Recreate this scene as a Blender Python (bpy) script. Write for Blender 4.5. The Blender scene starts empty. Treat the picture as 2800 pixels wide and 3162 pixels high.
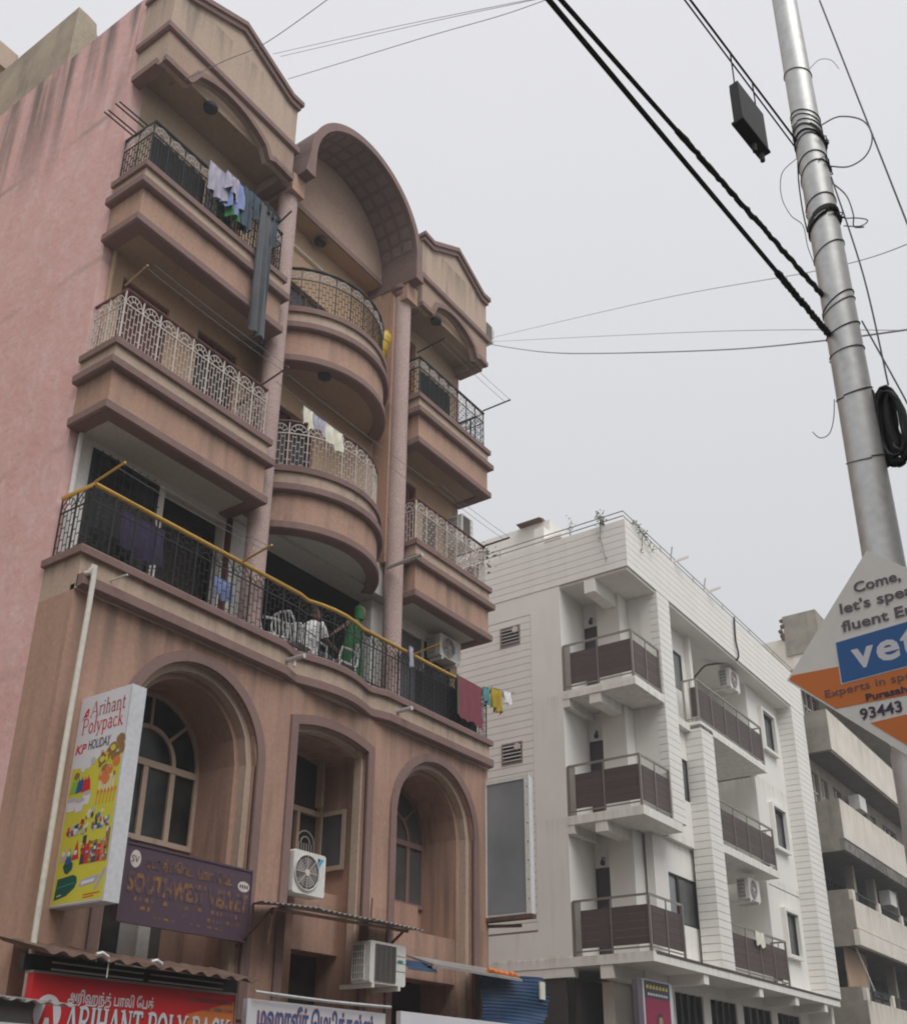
import bpy, bmesh, math, random
from mathutils import Vector, Matrix
random.seed(7)
R = math.radians
sc = bpy.context.scene
COL = sc.collection

# ------------------------------------------------------------------ camera
cam_d = bpy.data.cameras.new('camera'); cam = bpy.data.objects.new('camera', cam_d); COL.objects.link(cam)
yaw, pitch, roll = R(55.2034), R(23.8875), R(.2643)
fw = Vector((math.sin(yaw)*math.cos(pitch), math.cos(yaw)*math.cos(pitch), math.sin(pitch)))
rt = Vector((math.cos(yaw), -math.sin(yaw), 0)); up = rt.cross(fw)
r2 = rt*math.cos(roll) + up*math.sin(roll); u2 = up*math.cos(roll) - rt*math.sin(roll)
mw = Matrix((( r2.x, u2.x, -fw.x, 0), (r2.y, u2.y, -fw.y, 0), (r2.z, u2.z, -fw.z, 1.6), (0, 0, 0, 1)))
cam.matrix_world = mw
cam_d.sensor_fit = 'HORIZONTAL'; cam_d.sensor_width = 36.0
cam_d.lens = 3286.4/2800*36.0
cam_d.shift_x = -19.6/2800; cam_d.shift_y = 392.3/2800
cam_d.clip_start = .05; cam_d.clip_end = 5000
sc.camera = cam

# ------------------------------------------------------------------ world: overcast sky
w = bpy.data.worlds.new('World'); sc.world = w; w.use_nodes = True
nt = w.node_tree; nt.nodes.clear()
def wn(t, **k):
    n = nt.nodes.new(t)
    for a, b in k.items(): setattr(n, a, b)
    return n
SUN_EL, SUN_AZ = R(56), R(203)            # azimuth measured from +y clockwise
out = wn('ShaderNodeOutputWorld'); bg = wn('ShaderNodeBackground'); bg.inputs[1].default_value = 1.0
sky = wn('ShaderNodeTexSky', sky_type='NISHITA'); sky.sun_disc = False; sky.sun_elevation = SUN_EL; sky.sun_rotation = SUN_AZ
skm = wn('ShaderNodeVectorMath', operation='SCALE'); skm.inputs['Scale'].default_value = .07
nt.links.new(sky.outputs[0], skm.inputs[0])
tc = wn('ShaderNodeTexCoord'); sep = wn('ShaderNodeSeparateXYZ'); nt.links.new(tc.outputs['Generated'], sep.inputs[0])
noi = wn('ShaderNodeTexNoise'); noi.inputs['Scale'].default_value = 1.6; noi.inputs['Detail'].default_value = 4
nt.links.new(tc.outputs['Generated'], noi.inputs['Vector'])
addn = wn('ShaderNodeMath', operation='MULTIPLY_ADD'); addn.inputs[1].default_value = .16
nt.links.new(noi.outputs[0], addn.inputs[0]); nt.links.new(sep.outputs['Z'], addn.inputs[2])
ramp = wn('ShaderNodeValToRGB'); cr = ramp.color_ramp
cr.elements[0].position = 0.0; cr.elements[0].color = (.26, .26, .26, 1)
cr.elements[1].position = .06; cr.elements[1].color = (.475, .486, .495, 1)
for p, c in ((.40, (.505, .515, .528)), (.85, (.592, .590, .608)), (1.0, (.625, .622, .64))):
    e = cr.elements.new(p); e.color = (*c, 1)
nt.links.new(addn.outputs[0], ramp.inputs[0])
mx = wn('ShaderNodeMix', data_type='RGBA'); mx.inputs[0].default_value = .94
nt.links.new(skm.outputs[0], mx.inputs[6]); nt.links.new(ramp.outputs[0], mx.inputs[7])
nt.links.new(mx.outputs[2], bg.inputs[0]); nt.links.new(bg.outputs[0], out.inputs[0])

sun_d = bpy.data.lights.new('sun', 'SUN'); sun = bpy.data.objects.new('sun', sun_d); COL.objects.link(sun)
sun_d.energy = 1.5; sun_d.angle = R(40); sun_d.color = (1, .985, .96)
sd = Vector((math.sin(SUN_AZ)*math.cos(SUN_EL), math.cos(SUN_AZ)*math.cos(SUN_EL), math.sin(SUN_EL)))
sun.rotation_euler = sd.to_track_quat('Z', 'Y').to_euler()
vs = sc.view_settings; vs.view_transform = 'Standard'; vs.look = 'None'; vs.exposure = .50; vs.gamma = 1.0
vs.use_curve_mapping = False
sc.cycles.filter_width = 2.0; sc.cycles.max_bounces = 6; sc.cycles.diffuse_bounces = 3

# ------------------------------------------------------------------ materials
MATS = {}
def mat(name, col, rough=.85, metal=0., var=.10, vscale=1.3, fine=.06, fscale=18., streak=0., scol=(.10, .085, .07), bump=.15, bscale=60., emit=0., spec=.35, rnd=0., sscale=(3., 3., .35), slo=.55, shi=.75, drip=None):
    m = bpy.data.materials.new(name); m.use_nodes = True; MATS[name] = m
    t = m.node_tree; N = t.nodes; L = t.links
    b = N['Principled BSDF']; b.inputs['Roughness'].default_value = rough; b.inputs['Metallic'].default_value = metal
    b.inputs['Specular IOR Level'].default_value = spec
    co = N.new('ShaderNodeTexCoord')
    def noise(scale, detail=4, vec=None):
        n = N.new('ShaderNodeTexNoise'); n.inputs['Scale'].default_value = scale; n.inputs['Detail'].default_value = detail
        L.new(vec or co.outputs['Object'], n.inputs['Vector']); return n
    def mixc(fac, a, bcol, blend='MIX'):
        x = N.new('ShaderNodeMix'); x.data_type = 'RGBA'; x.blend_type = blend
        if isinstance(fac, float): x.inputs[0].default_value = fac
        else: L.new(fac, x.inputs[0])
        for i, v in ((6, a), (7, bcol)):
            if isinstance(v, tuple): x.inputs[i].default_value = (*v, 1)
            else: L.new(v, x.inputs[i])
        return x.outputs[2]
    def rampf(src, lo, hi):
        r = N.new('ShaderNodeMapRange'); r.inputs[1].default_value = lo; r.inputs[2].default_value = hi
        L.new(src, r.inputs[0]); return r.outputs[0]
    dk = tuple(max(0, c*(1-var*1.6)) for c in col); lt = tuple(min(1, c*(1+var*1.3)) for c in col)
    c = mixc(rampf(noise(vscale).outputs[0], .3, .7), dk, lt)
    if fine:
        f2 = rampf(noise(fscale, 6).outputs[0], .3, .7)
        c = mixc(f2, c, mixc(.5, c, tuple(min(1, q*(1+fine*6)) for q in col)))
    if streak:
        mp = N.new('ShaderNodeMapping'); mp.inputs['Scale'].default_value = sscale
        L.new(co.outputs['Object'], mp.inputs[0])
        s = rampf(noise(1.0, 5, mp.outputs[0]).outputs[0], slo, shi)
        big = rampf(noise(.45, 2).outputs[0], .35, .65)
        mu = N.new('ShaderNodeMath'); mu.operation = 'MULTIPLY'; L.new(s, mu.inputs[0]); L.new(big, mu.inputs[1])
        m2 = N.new('ShaderNodeMath'); m2.operation = 'MULTIPLY'; L.new(mu.outputs[0], m2.inputs[0]); m2.inputs[1].default_value = streak
        c = mixc(m2.outputs[0], c, scol)
    if drip:
        sp = N.new('ShaderNodeSeparateXYZ'); L.new(co.outputs['Object'], sp.inputs[0])
        for zt_, ln_, st_ in drip:
            mp = N.new('ShaderNodeMapping'); mp.inputs['Scale'].default_value = (7., 7., .25); mp.inputs['Location'].default_value = (zt_, 0, 0); L.new(co.outputs['Object'], mp.inputs[0])
            up_n = rampf(sp.outputs['Z'], zt_-ln_, zt_); cut = rampf(sp.outputs['Z'], zt_+.05, zt_)
            sk = rampf(noise(1.0, 6, mp.outputs[0]).outputs[0], .42, .66)
            q = None
            for a_ in (cut, sk, up_n):
                if q is None: q = up_n
                k2 = N.new('ShaderNodeMath'); k2.operation = 'MULTIPLY'; L.new(q, k2.inputs[0]); L.new(a_, k2.inputs[1]); q = k2.outputs[0]
            k3 = N.new('ShaderNodeMath'); k3.operation = 'MULTIPLY'; L.new(q, k3.inputs[0]); k3.inputs[1].default_value = st_
            c = mixc(k3.outputs[0], c, scol)
    if rnd:
        oi = N.new('ShaderNodeObjectInfo')
        rr = N.new('ShaderNodeMapRange'); rr.inputs[3].default_value = 1-rnd; rr.inputs[4].default_value = 1+rnd
        L.new(oi.outputs['Random'], rr.inputs[0])
        vm = N.new('ShaderNodeVectorMath'); vm.operation = 'SCALE'; L.new(c, vm.inputs[0]); L.new(rr.outputs[0], vm.inputs['Scale']); c = vm.outputs[0]
    L.new(c, b.inputs['Base Color'])
    if bump:
        bn = N.new('ShaderNodeBump'); bn.inputs['Strength'].default_value = bump; bn.inputs['Distance'].default_value = .02
        L.new(noise(bscale, 5).outputs[0], bn.inputs['Height']); L.new(bn.outputs[0], b.inputs['Normal'])
    if emit:
        L.new(c, b.inputs['Emission Color']); b.inputs['Emission Strength'].default_value = emit
    return m
M = MATS
mat('brown', (.435, .272, .20), drip=[(13.6, .65, .7), (10.45, .65, .7)], streak=.6, sscale=(5., 5., .5), slo=.50, shi=.72, var=.07, vscale=.8)
mat('brown_low', (.415, .255, .19), drip=[(7.25, 1.5, .6), (4.3, 1.5, .4)], streak=.75, sscale=(5., 5., .45), slo=.48, shi=.72, var=.09, vscale=.7, scol=(.13, .10, .08))
mat('beige', (.46, .35, .272), drip=[(17.8, 1.0, .55), (7.7, .45, .7)], streak=.55, sscale=(6., 6., .6), var=.06)
mat('mauve', (.235, .150, .132), streak=.45, var=.08, scol=(.07, .05, .05))
mat('tympanum', (.38, .265, .205), streak=.5, var=.06)
mat('soffit_tan', (.40, .30, .21), var=.06)
mat('soffit_white', (.60, .585, .55), var=.05)
mat('ochre', (.46, .315, .205), var=.06)
mat('wall_white', (.74, .72, .68), var=.03, streak=.12, scol=(.4, .37, .3))
mat('column', (.365, .252, .232), var=.05, fine=.35, fscale=55, bump=.6, bscale=70, streak=.1)
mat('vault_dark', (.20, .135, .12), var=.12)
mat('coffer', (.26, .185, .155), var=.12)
mat('roof_grime', (.25, .215, .165), var=.25, streak=.6)
mat('white_paint', (.85, .828, .78), drip=[(11.0, 1.0, .45), (7.9, 1.0, .45), (4.75, .35, .7)], var=.035, vscale=.7, fine=.01, streak=.30, scol=(.50, .46, .38), bump=.05, sscale=(4., 4., .5), slo=.5)
mat('white_board', (.85, .828, .78), var=.03, fine=.01, streak=.22, scol=(.5, .46, .36), bump=.04, rnd=.015)
mat('joint', (.36, .30, .29), var=.03, fine=0, bump=0)
mat('plank', (.076, .054, .048), var=.12, rnd=.12, fine=.12, fscale=30, rough=.6)
mat('steel', (.30, .27, .245), rough=.45, metal=.6, var=.08, bump=0)
mat('dark_glass', (.03, .031, .029), rough=.16, var=.5, vscale=2.5, fine=0, bump=0, spec=.28)
mat('grey_glass', (.10, .105, .10), rough=.2, var=.2, fine=0, bump=0, spec=.5)
mat('black_metal', (.018, .017, .017), rough=.5, var=.2, bump=0, spec=.4)
mat('silver_paint', (.56, .52, .50), rough=.5, var=.06, bump=0)
mat('cream_paint', (.64, .57, .52), rough=.5, var=.06, bump=0)
mat('gold', (.60, .36, .07), rough=.35, metal=.35, var=.12, bump=0)
mat('maroon', (.13, .045, .04), rough=.5, var=.1, bump=0)
mat('wood_orange', (.36, .12, .045), rough=.5, var=.15)
mat('dark_room', (.05, .043, .038), var=.1)  # darkness of unlit rooms put into the colour
mat('dark_door', (.06, .05, .05), var=.15, rough=.6)
mat('concrete', (.29, .262, .215), var=.18, vscale=2.2, streak=.45)
mat('concrete_shaded', (.13, .115, .095), var=.25, vscale=1.5, streak=.5)  # recess shade put into the concrete colour for deep soffits and walls
mat('concrete_cream', (.70, .65, .575), drip=[(14.5, 1.3, .6), (11.3, 1.2, .6), (7.9, .9, .7), (4.8, .9, .6)], var=.08, streak=.5, scol=(.4, .34, .26))
mat('concrete_stain', (.22, .205, .18), var=.4, vscale=3, streak=.9, sscale=(9, 9, .6), scol=(.05, .05, .048), slo=.42, shi=.6)
mat('galv', (.58, .585, .575), rough=.50, metal=.62, var=.07, bump=.05, bscale=14, streak=.4, scol=(.3, .3, .28))
mat('rubber', (.012, .012, .012), rough=.6, var=.3, bump=0)
mat('wire_pale', (.34, .34, .35), rough=.7, var=.1, bump=0)
mat('wire_grey', (.16, .16, .165), rough=.6, var=.1, bump=0)
mat('pvc', (.66, .63, .55), rough=.5, var=.05, bump=.03)
mat('ac_white', (.70, .69, .645), rough=.5, var=.04, bump=.02)
mat('ac_dark', (.075, .075, .072), rough=.6, var=.1, bump=0)
mat('tile_orange', (.13, .082, .06), var=.25, vscale=5, streak=.4)
mat('tin', (.36, .34, .32), rough=.5, metal=.4, var=.2, streak=.5, scol=(.16, .09, .05))
mat('rust', (.13, .075, .05), var=.3, vscale=8)
mat('blue_sheet', (.022, .055, .12), rough=.45, var=.2, vscale=3)
mat('lightbox_edge', (.62, .63, .65), rough=.4, var=.05, bump=0)
mat('billboard', (.27, .285, .30), rough=.3, var=.10, vscale=1.2, fine=0, bump=0)
def flat(name, col, rough=.5, var=.03, **k): return mat(name, col, rough=rough, var=var, fine=0, bump=0, **k)
for n_, c_ in dict(p_white=(.74, .73, .76), p_yellow=(.64, .59, .05), p_red=(.62, .02, .025), p_maroon=(.40, .06, .05), p_orange=(.70, .20, .04), p_blue=(.03, .13, .36),
                   p_ink=(.05, .045, .07), p_grey=(.14, .12, .14), p_purple=(.10, .06, .085), p_green=(.005, .09, .06), p_brown=(.28, .16, .06), p_sky=(.05, .40, .65), p_magenta=(.30, .02, .07),
                   p_skin=(.45, .25, .16), p_lime=(.25, .5, .05), p_teal=(.02, .25, .25), p_silver=(.5, .5, .52), p_lav=(.42, .40, .62), p_dkblue=(.03, .09, .30), p_pinkish=(.6, .42, .38), p_black=(.02, .02, .02)).items(): flat(n_, c_)
for n_, c_ in dict(c_lav=(.40, .38, .46), c_blue=(.22, .27, .48), c_black=(.02, .02, .022), c_green=(.03, .16, .05), c_slate=(.06, .085, .11), c_grey=(.11, .115, .125), c_cream=(.72, .68, .56), c_white=(.72, .70, .70),
                   c_red=(.21, .055, .075), c_yellow=(.40, .29, .03), c_teal=(.10, .27, .28), c_purple=(.04, .03, .07), c_sari=(.03, .17, .055), c_mesh=(.08, .13, .09)).items(): mat(n_, c_, rough=.9, var=.10, vscale=6, fine=.08, fscale=60, bump=.1)
mat('old_plaster', (.40, .335, .25), var=.22, vscale=1.5, streak=.6)
mat('skin', (.20, .105, .07), rough=.6, var=.04, bump=0)
mat('hair', (.015, .012, .011), rough=.5, bump=0)
mat('plastic_white', (.74, .74, .74), rough=.4, var=.02, bump=0)
mat('plastic_yellow', (.55, .36, .02), rough=.4, var=.05, bump=0)
mat('leaf', (.13, .17, .07), rough=.7, var=.3, vscale=8, rnd=.2)
mat('bark', (.20, .17, .13), var=.2)
mat('concrete_shaded2', (.26, .23, .20), var=.12)
mat('asphalt', (.05, .05, .052), var=.2, vscale=2)
mat('paving', (.24, .22, .20), var=.12)
mat('earth', (.16, .13, .10), var=.2, vscale=.3)

def sign_worn(name, col, back, lo=.42, hi=.55, scale=22.):
    m = bpy.data.materials.new(name); m.use_nodes = True; MATS[name] = m
    t = m.node_tree; b = t.nodes['Principled BSDF']; b.inputs['Roughness'].default_value = .7
    n = t.nodes.new('ShaderNodeTexNoise'); n.inputs['Scale'].default_value = scale; n.inputs['Detail'].default_value = 6
    co = t.nodes.new('ShaderNodeTexCoord'); t.links.new(co.outputs['Object'], n.inputs['Vector'])
    r = t.nodes.new('ShaderNodeMapRange'); r.inputs[1].default_value = lo; r.inputs[2].default_value = hi; t.links.new(n.outputs[0], r.inputs[0])
    x = t.nodes.new('ShaderNodeMix'); x.data_type = 'RGBA'; t.links.new(r.outputs[0], x.inputs[0])
    x.inputs[6].default_value = (*back, 1); x.inputs[7].default_value = (*col, 1); t.links.new(x.outputs[2], b.inputs['Base Color'])
sign_worn('worn_gold', (.30, .15, .03), (.10, .06, .085), .44, .62, 9.)

def pink_wall():
    m = bpy.data.materials.new('pink'); m.use_nodes = True; MATS['pink'] = m
    t = m.node_tree; N = t.nodes; L = t.links; b = N['Principled BSDF']; b.inputs['Roughness'].default_value = .9; b.inputs['Specular IOR Level'].default_value = .2
    co = N.new('ShaderNodeTexCoord')
    def noise(scale, detail=5, sc_=None, dist=0.):
        n = N.new('ShaderNodeTexNoise'); n.inputs['Scale'].default_value = scale; n.inputs['Detail'].default_value = detail; n.inputs['Distortion'].default_value = dist
        if sc_:
            mp = N.new('ShaderNodeMapping'); mp.inputs['Scale'].default_value = sc_; L.new(co.outputs['Object'], mp.inputs[0]); L.new(mp.outputs[0], n.inputs['Vector'])
        else: L.new(co.outputs['Object'], n.inputs['Vector'])
        return n.outputs[0]
    def rng(s, lo, hi, a=0., c=1.):
        r = N.new('ShaderNodeMapRange'); r.inputs[1].default_value = lo; r.inputs[2].default_value = hi; r.inputs[3].default_value = a; r.inputs[4].default_value = c; L.new(s, r.inputs[0]); return r.outputs[0]
    def mix(f, a, c):
        x = N.new('ShaderNodeMix'); x.data_type = 'RGBA'; L.new(f, x.inputs[0])
        for i, v in ((6, a), (7, c)):
            if isinstance(v, tuple): x.inputs[i].default_value = (*v, 1)
            else: L.new(v, x.inputs[i])
        return x.outputs[2]
    def mul(a, c):
        x = N.new('ShaderNodeMath'); x.operation = 'MULTIPLY'; L.new(a, x.inputs[0])
        if isinstance(c, float): x.inputs[1].default_value = c
        else: L.new(c, x.inputs[1])
        return x.outputs[0]
    c = mix(rng(noise(1.1, 6), .3, .7), (.73, .43, .395), (.78, .50, .465))
    c = mix(mul(rng(noise(5.5, 8, (1, 1, .6), .8), .48, .68), .5), c, (.81, .62, .585))       # scuffed pale patches
    c = mix(mul(rng(noise(1.7, 7, (1, 1.5, .8), .8), .56, .74), .30), c, (.56, .36, .32))
    sp = N.new('ShaderNodeSeparateXYZ'); L.new(co.outputs['Object'], sp.inputs[0])
    top = rng(sp.outputs['Z'], 15.0, 17.6)
    c = mix(mul(mul(rng(noise(1., 7, (1.5, 2.4, .22), .5), .44, .62), top), .85), c, (.15, .13, .11))    # rain-washed grime below the coping
    fl = N.new('ShaderNodeMath'); fl.operation = 'PINGPONG'; L.new(sp.outputs['Z'], fl.inputs[0]); fl.inputs[1].default_value = 1.575
    c = mix(mul(rng(fl.outputs[0], .10, 0.), mul(rng(noise(.9, 3), .40, .58), .6)), c, (.36, .27, .23))
    L.new(c, b.inputs['Base Color'])
    bn = N.new('ShaderNodeBump'); bn.inputs['Strength'].default_value = .4; bn.inputs['Distance'].default_value = .03
    L.new(noise(9., 8), bn.inputs['Height']); L.new(bn.outputs[0], b.inputs['Normal'])
pink_wall()

# ------------------------------------------------------------------ mesh helpers
class MB:
    def __init__(s): s.v = []; s.f = []
    def add(s, vs, fs):
        o = len(s.v); s.v += [tuple(p) for p in vs]; s.f += [tuple(i+o for i in f) for f in fs]; return s
    def box(s, x0, x1, y0, y1, z0, z1):
        return s.add([(x0,y0,z0),(x1,y0,z0),(x1,y1,z0),(x0,y1,z0),(x0,y0,z1),(x1,y0,z1),(x1,y1,z1),(x0,y1,z1)],
                     [(0,3,2,1),(4,5,6,7),(0,1,5,4),(1,2,6,5),(2,3,7,6),(3,0,4,7)])
    def prism(s, poly, axis, a, b):
        f = {'x': lambda p, t: (t, p[0], p[1]), 'y': lambda p, t: (p[0], t, p[1]), 'z': lambda p, t: (p[0], p[1], t)}[axis]
        n = len(poly); vs = [f(p, a) for p in poly] + [f(p, b) for p in poly]
        fs = [tuple(range(n))[::-1], tuple(range(n, 2*n))] + [(i, (i+1) % n, (i+1) % n+n, i+n) for i in range(n)]
        return s.add(vs, fs)
    def tube(s, pts, r, n=6, closed=False, square=False):
        pts = [Vector(p) for p in pts]; m = len(pts); rr = r if isinstance(r, (list, tuple)) else [r]*m
        ring = []; prev = None; vs = []
        for i, p in enumerate(pts):
            if closed: d = pts[(i+1) % m] - pts[i-1]
            else: d = pts[min(i+1, m-1)] - pts[max(i-1, 0)]
            if d.length < 1e-9: d = Vector((0, 0, 1))
            d.normalize()
            ref = Vector((0, 0, 1)) if abs(d.z) < .95 else Vector((0, 1, 0))
            a = d.cross(ref).normalized(); b = d.cross(a)
            if prev is not None and a.dot(prev) < 0: a, b = -a, -b
            prev = a
            off = math.pi/4 if n == 4 else 0
            q = rr[i]*(math.sqrt(2) if n == 4 else 1)
            vs += [p + (a*math.cos(2*math.pi*k/n+off) + b*math.sin(2*math.pi*k/n+off))*q for k in range(n)]
        fs = []
        for i in range(m if closed else m-1):
            j = (i+1) % m
            fs += [(i*n+k, i*n+(k+1) % n, j*n+(k+1) % n, j*n+k) for k in range(n)]
        if not closed: fs += [tuple(range(n))[::-1], tuple(range((m-1)*n, m*n))]
        return s.add(vs, fs)
    def bar(s, p, q, r=.008): return s.tube([p, q], r, 4)
    def lathe(s, prof, c=(0, 0, 0), n=24, axis='z'):
        vs = []; m = len(prof)
        for r_, h in prof:
            for k in range(n):
                a = 2*math.pi*k/n; x, y = r_*math.cos(a), r_*math.sin(a)
                p = {'z': (x, y, h), 'y': (x, h, y), 'x': (h, x, y)}[axis]
                vs.append((p[0]+c[0], p[1]+c[1], p[2]+c[2]))
        fs = [(i*n+k, i*n+(k+1) % n, (i+1)*n+(k+1) % n, (i+1)*n+k) for i in range(m-1) for k in range(n)]
        fs += [tuple(range(n))[::-1], tuple(range((m-1)*n, m*n))]
        return s.add(vs, fs)
    def loft(s, rings, cap=True):
        n = len(rings[0]); m = len(rings); vs = [p for r_ in rings for p in r_]
        fs = [(i*n+k, i*n+(k+1) % n, (i+1)*n+(k+1) % n, (i+1)*n+k) for i in range(m-1) for k in range(n)]
        if cap: fs += [tuple(range(n))[::-1], tuple(range((m-1)*n, m*n))]
        return s.add(vs, fs)
    def sweep(s, path, prof):
        # path: plan polyline (x,y), prof: closed polygon of (outward offset, z); outward = right of travel
        n = len(path); k = len(prof); nor = []
        for i in range(n):
            ds = []
            if i > 0: ds.append((Vector(path[i])-Vector(path[i-1])).normalized())
            if i < n-1: ds.append((Vector(path[i+1])-Vector(path[i])).normalized())
            ns = [Vector((d.y, -d.x)) for d in ds]
            if len(ns) == 1: nor.append(ns[0])
            else:
                b = (ns[0]+ns[1]).normalized(); nor.append(b/max(.3, b.dot(ns[0])))
        vs = [(path[i][0]+nor[i].x*o, path[i][1]+nor[i].y*o, z) for i in range(n) for o, z in prof]
        fs = [(i*k+j, i*k+(j+1) % k, (i+1)*k+(j+1) % k, (i+1)*k+j) for i in range(n-1) for j in range(k)]
        fs += [tuple(range(k))[::-1], tuple(range((n-1)*k, n*k))]
        return s.add(vs, fs)
    def ribbon(s, pts, wid, y0, y1, side=1):
        # ribbon following polyline of (x,z) inside a plane of constant y; grows to one side
        P = [Vector(p) for p in pts]; n = len(P); off = []
        for i in range(n):
            ds = []
            if i > 0: ds.append((P[i]-P[i-1]).normalized())
            if i < n-1: ds.append((P[i+1]-P[i]).normalized())
            ns = [Vector((-d.y, d.x))*side for d in ds]
            b = sum(ns, Vector((0, 0))).normalized(); off.append(b/max(.35, b.dot(ns[0])))
        Q = [P[i]+off[i]*wid for i in range(n)]
        vs = [(p.x, y, p.y) for y in (y0, y1) for p in P] + [(q.x, y, q.y) for y in (y0, y1) for q in Q]
        fs = []
        for i in range(n-1):
            a, b, c, d = i, i+1, n+i, n+i+1; e, f, g, h = 2*n+i, 2*n+i+1, 3*n+i, 3*n+i+1
            fs += [(a, b, f, e), (c, g, h, d), (a, c, d, b), (e, f, h, g)]
        fs += [(0, 2*n, 3*n, n), (n-1, 2*n-1, 4*n-1, 3*n-1)]
        return s.add(vs, fs)
    def build(s, name, m, parent=None, smooth=False, **props):
        me = bpy.data.meshes.new(name); me.from_pydata(s.v, [], s.f); me.update()
        b = bmesh.new(); b.from_mesh(me); bmesh.ops.recalc_face_normals(b, faces=b.faces); b.to_mesh(me); b.free()
        if smooth:
            me.polygons.foreach_set('use_smooth', [True]*len(me.polygons))
            try: me.set_sharp_from_angle(angle=R(40))
            except Exception: pass
        me.materials.append(M[m] if isinstance(m, str) else m)
        return link(me, name, parent, **props)
def link(me, name, parent=None, **props):
    o = bpy.data.objects.new(name, me); COL.objects.link(o)
    if parent is not None: o.parent = parent
    for k, v in props.items(): o[k] = v
    return o
def thing(name, label, cat, group=None, loc=(0, 0, 0)):
    o = bpy.data.objects.new(name, None); COL.objects.link(o); o.location = loc; o.empty_display_size = .2
    o['label'] = label; o['category'] = cat
    if group: o['group'] = group
    return o
def child(parent, o):
    o.parent = parent; return o
def box(x0, x1, y0, y1, z0, z1): return MB().box(x0, x1, y0, y1, z0, z1)
def arcpts(cx, cz, r, a0, a1, n): return [(cx+r*math.cos(R(a0+(a1-a0)*i/n)), cz+r*math.sin(R(a0+(a1-a0)*i/n))) for i in range(n+1)]

def wall_open(x0, x1, z0, z1, y0, y1, opens):
    """wall slab with openings; opening = (xa, xb, zb, topfn, n)"""
    mb = MB(); cuts = {x0, x1}
    for xa, xb, zb, fn, n in opens:
        for i in range(n+1): cuts.add(xa+(xb-xa)*i/n)
    cuts = sorted(cuts)
    def cell(a, b, za0, za1, zb0, zb1):   # quad column a..b, bottom za0/za1 (at a/b), top zb0/zb1
        mb.add([(a, y0, za0), (b, y0, za1), (b, y1, za1), (a, y1, za0), (a, y0, zb0), (b, y0, zb1), (b, y1, zb1), (a, y1, zb0)],
               [(0,3,2,1),(4,5,6,7),(0,1,5,4),(1,2,6,5),(2,3,7,6),(3,0,4,7)])
    for a, b in zip(cuts, cuts[1:]):
        if b-a < 1e-6: continue
        mid = (a+b)/2; hits = sorted([o for o in opens if o[0]-1e-6 < mid < o[1]+1e-6], key=lambda o: o[2])
        lo0 = lo1 = z0
        for xa, xb, zb, fn, n in hits:
            if zb > z0+1e-6: cell(a, b, lo0, lo1, zb, zb)
            lo0, lo1 = fn(a), fn(b)
        if lo0 < z1-1e-6 or lo1 < z1-1e-6: cell(a, b, lo0, lo1, z1, z1)
    return mb
def flat_open(xa, xb, zb, zt): return (xa, xb, zb, lambda x: zt, 1)
def arch_open(cx, r, zs, zb=0, n=28):
    return (cx-r, cx+r, zb, lambda x: zs+math.sqrt(max(0, r*r-(x-cx)**2)), n)

# text ------------------------------------------------------------------
def text_mesh(body, size, bold=0.0, align='LEFT', shear=0., space=1.0):
    c = bpy.data.curves.new('t', 'FONT'); c.body = body; c.size = size; c.offset = bold; c.align_x = align; c.shear = shear; c.space_character = space
    c.resolution_u = 3; c.extrude = .0008
    o = bpy.data.objects.new('t', c); COL.objects.link(o)
    dg = bpy.context.evaluated_depsgraph_get(); me = bpy.data.meshes.new_from_object(o.evaluated_get(dg)); me.name = 'lettering'
    bpy.data.objects.remove(o); bpy.data.curves.remove(c)
    me.materials.clear()
    return me
def frame(org, u, v):
    u = Vector(u).normalized(); v = Vector(v).normalized(); n = u.cross(v).normalized(); org = Vector(org)
    return Matrix(((u.x, v.x, n.x, org.x), (u.y, v.y, n.y, org.y), (u.z, v.z, n.z, org.z), (0, 0, 0, 1)))
def split_letters(me, body, size, bold, shear, space):
    n = len(me.vertices); par = list(range(n))
    def fd(a):
        while par[a] != a: par[a] = par[par[a]]; a = par[a]
        return a
    for e in me.edges: par[fd(e.vertices[0])] = fd(e.vertices[1])
    bounds = []
    for i in range(1, len(body)):
        q = text_mesh(body[:i], size, bold, 'LEFT', 0, space); xs = [p.co.x for p in q.vertices]; bounds.append(max(xs) if xs else 0); bpy.data.meshes.remove(q)
    comp = {}
    for v in me.vertices: comp.setdefault(fd(v.index), []).append(v.index)
    idx = {}
    for r_, vs_ in comp.items():
        mid = sum(me.vertices[i].co.x for i in vs_)/len(vs_); idx[r_] = sum(1 for b in bounds if mid > b)
    outp = []
    for L_ in sorted(set(idx.values())):
        keep = [v.index for v in me.vertices if idx[fd(v.index)] == L_]; mp = {a: i for i, a in enumerate(keep)}; ks = set(keep)
        m2 = bpy.data.meshes.new('letter'); m2.from_pydata([me.vertices[i].co[:] for i in keep], [], [tuple(mp[i] for i in p.vertices) for p in me.polygons if p.vertices[0] in ks]); outp.append(m2)
    return outp
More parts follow.
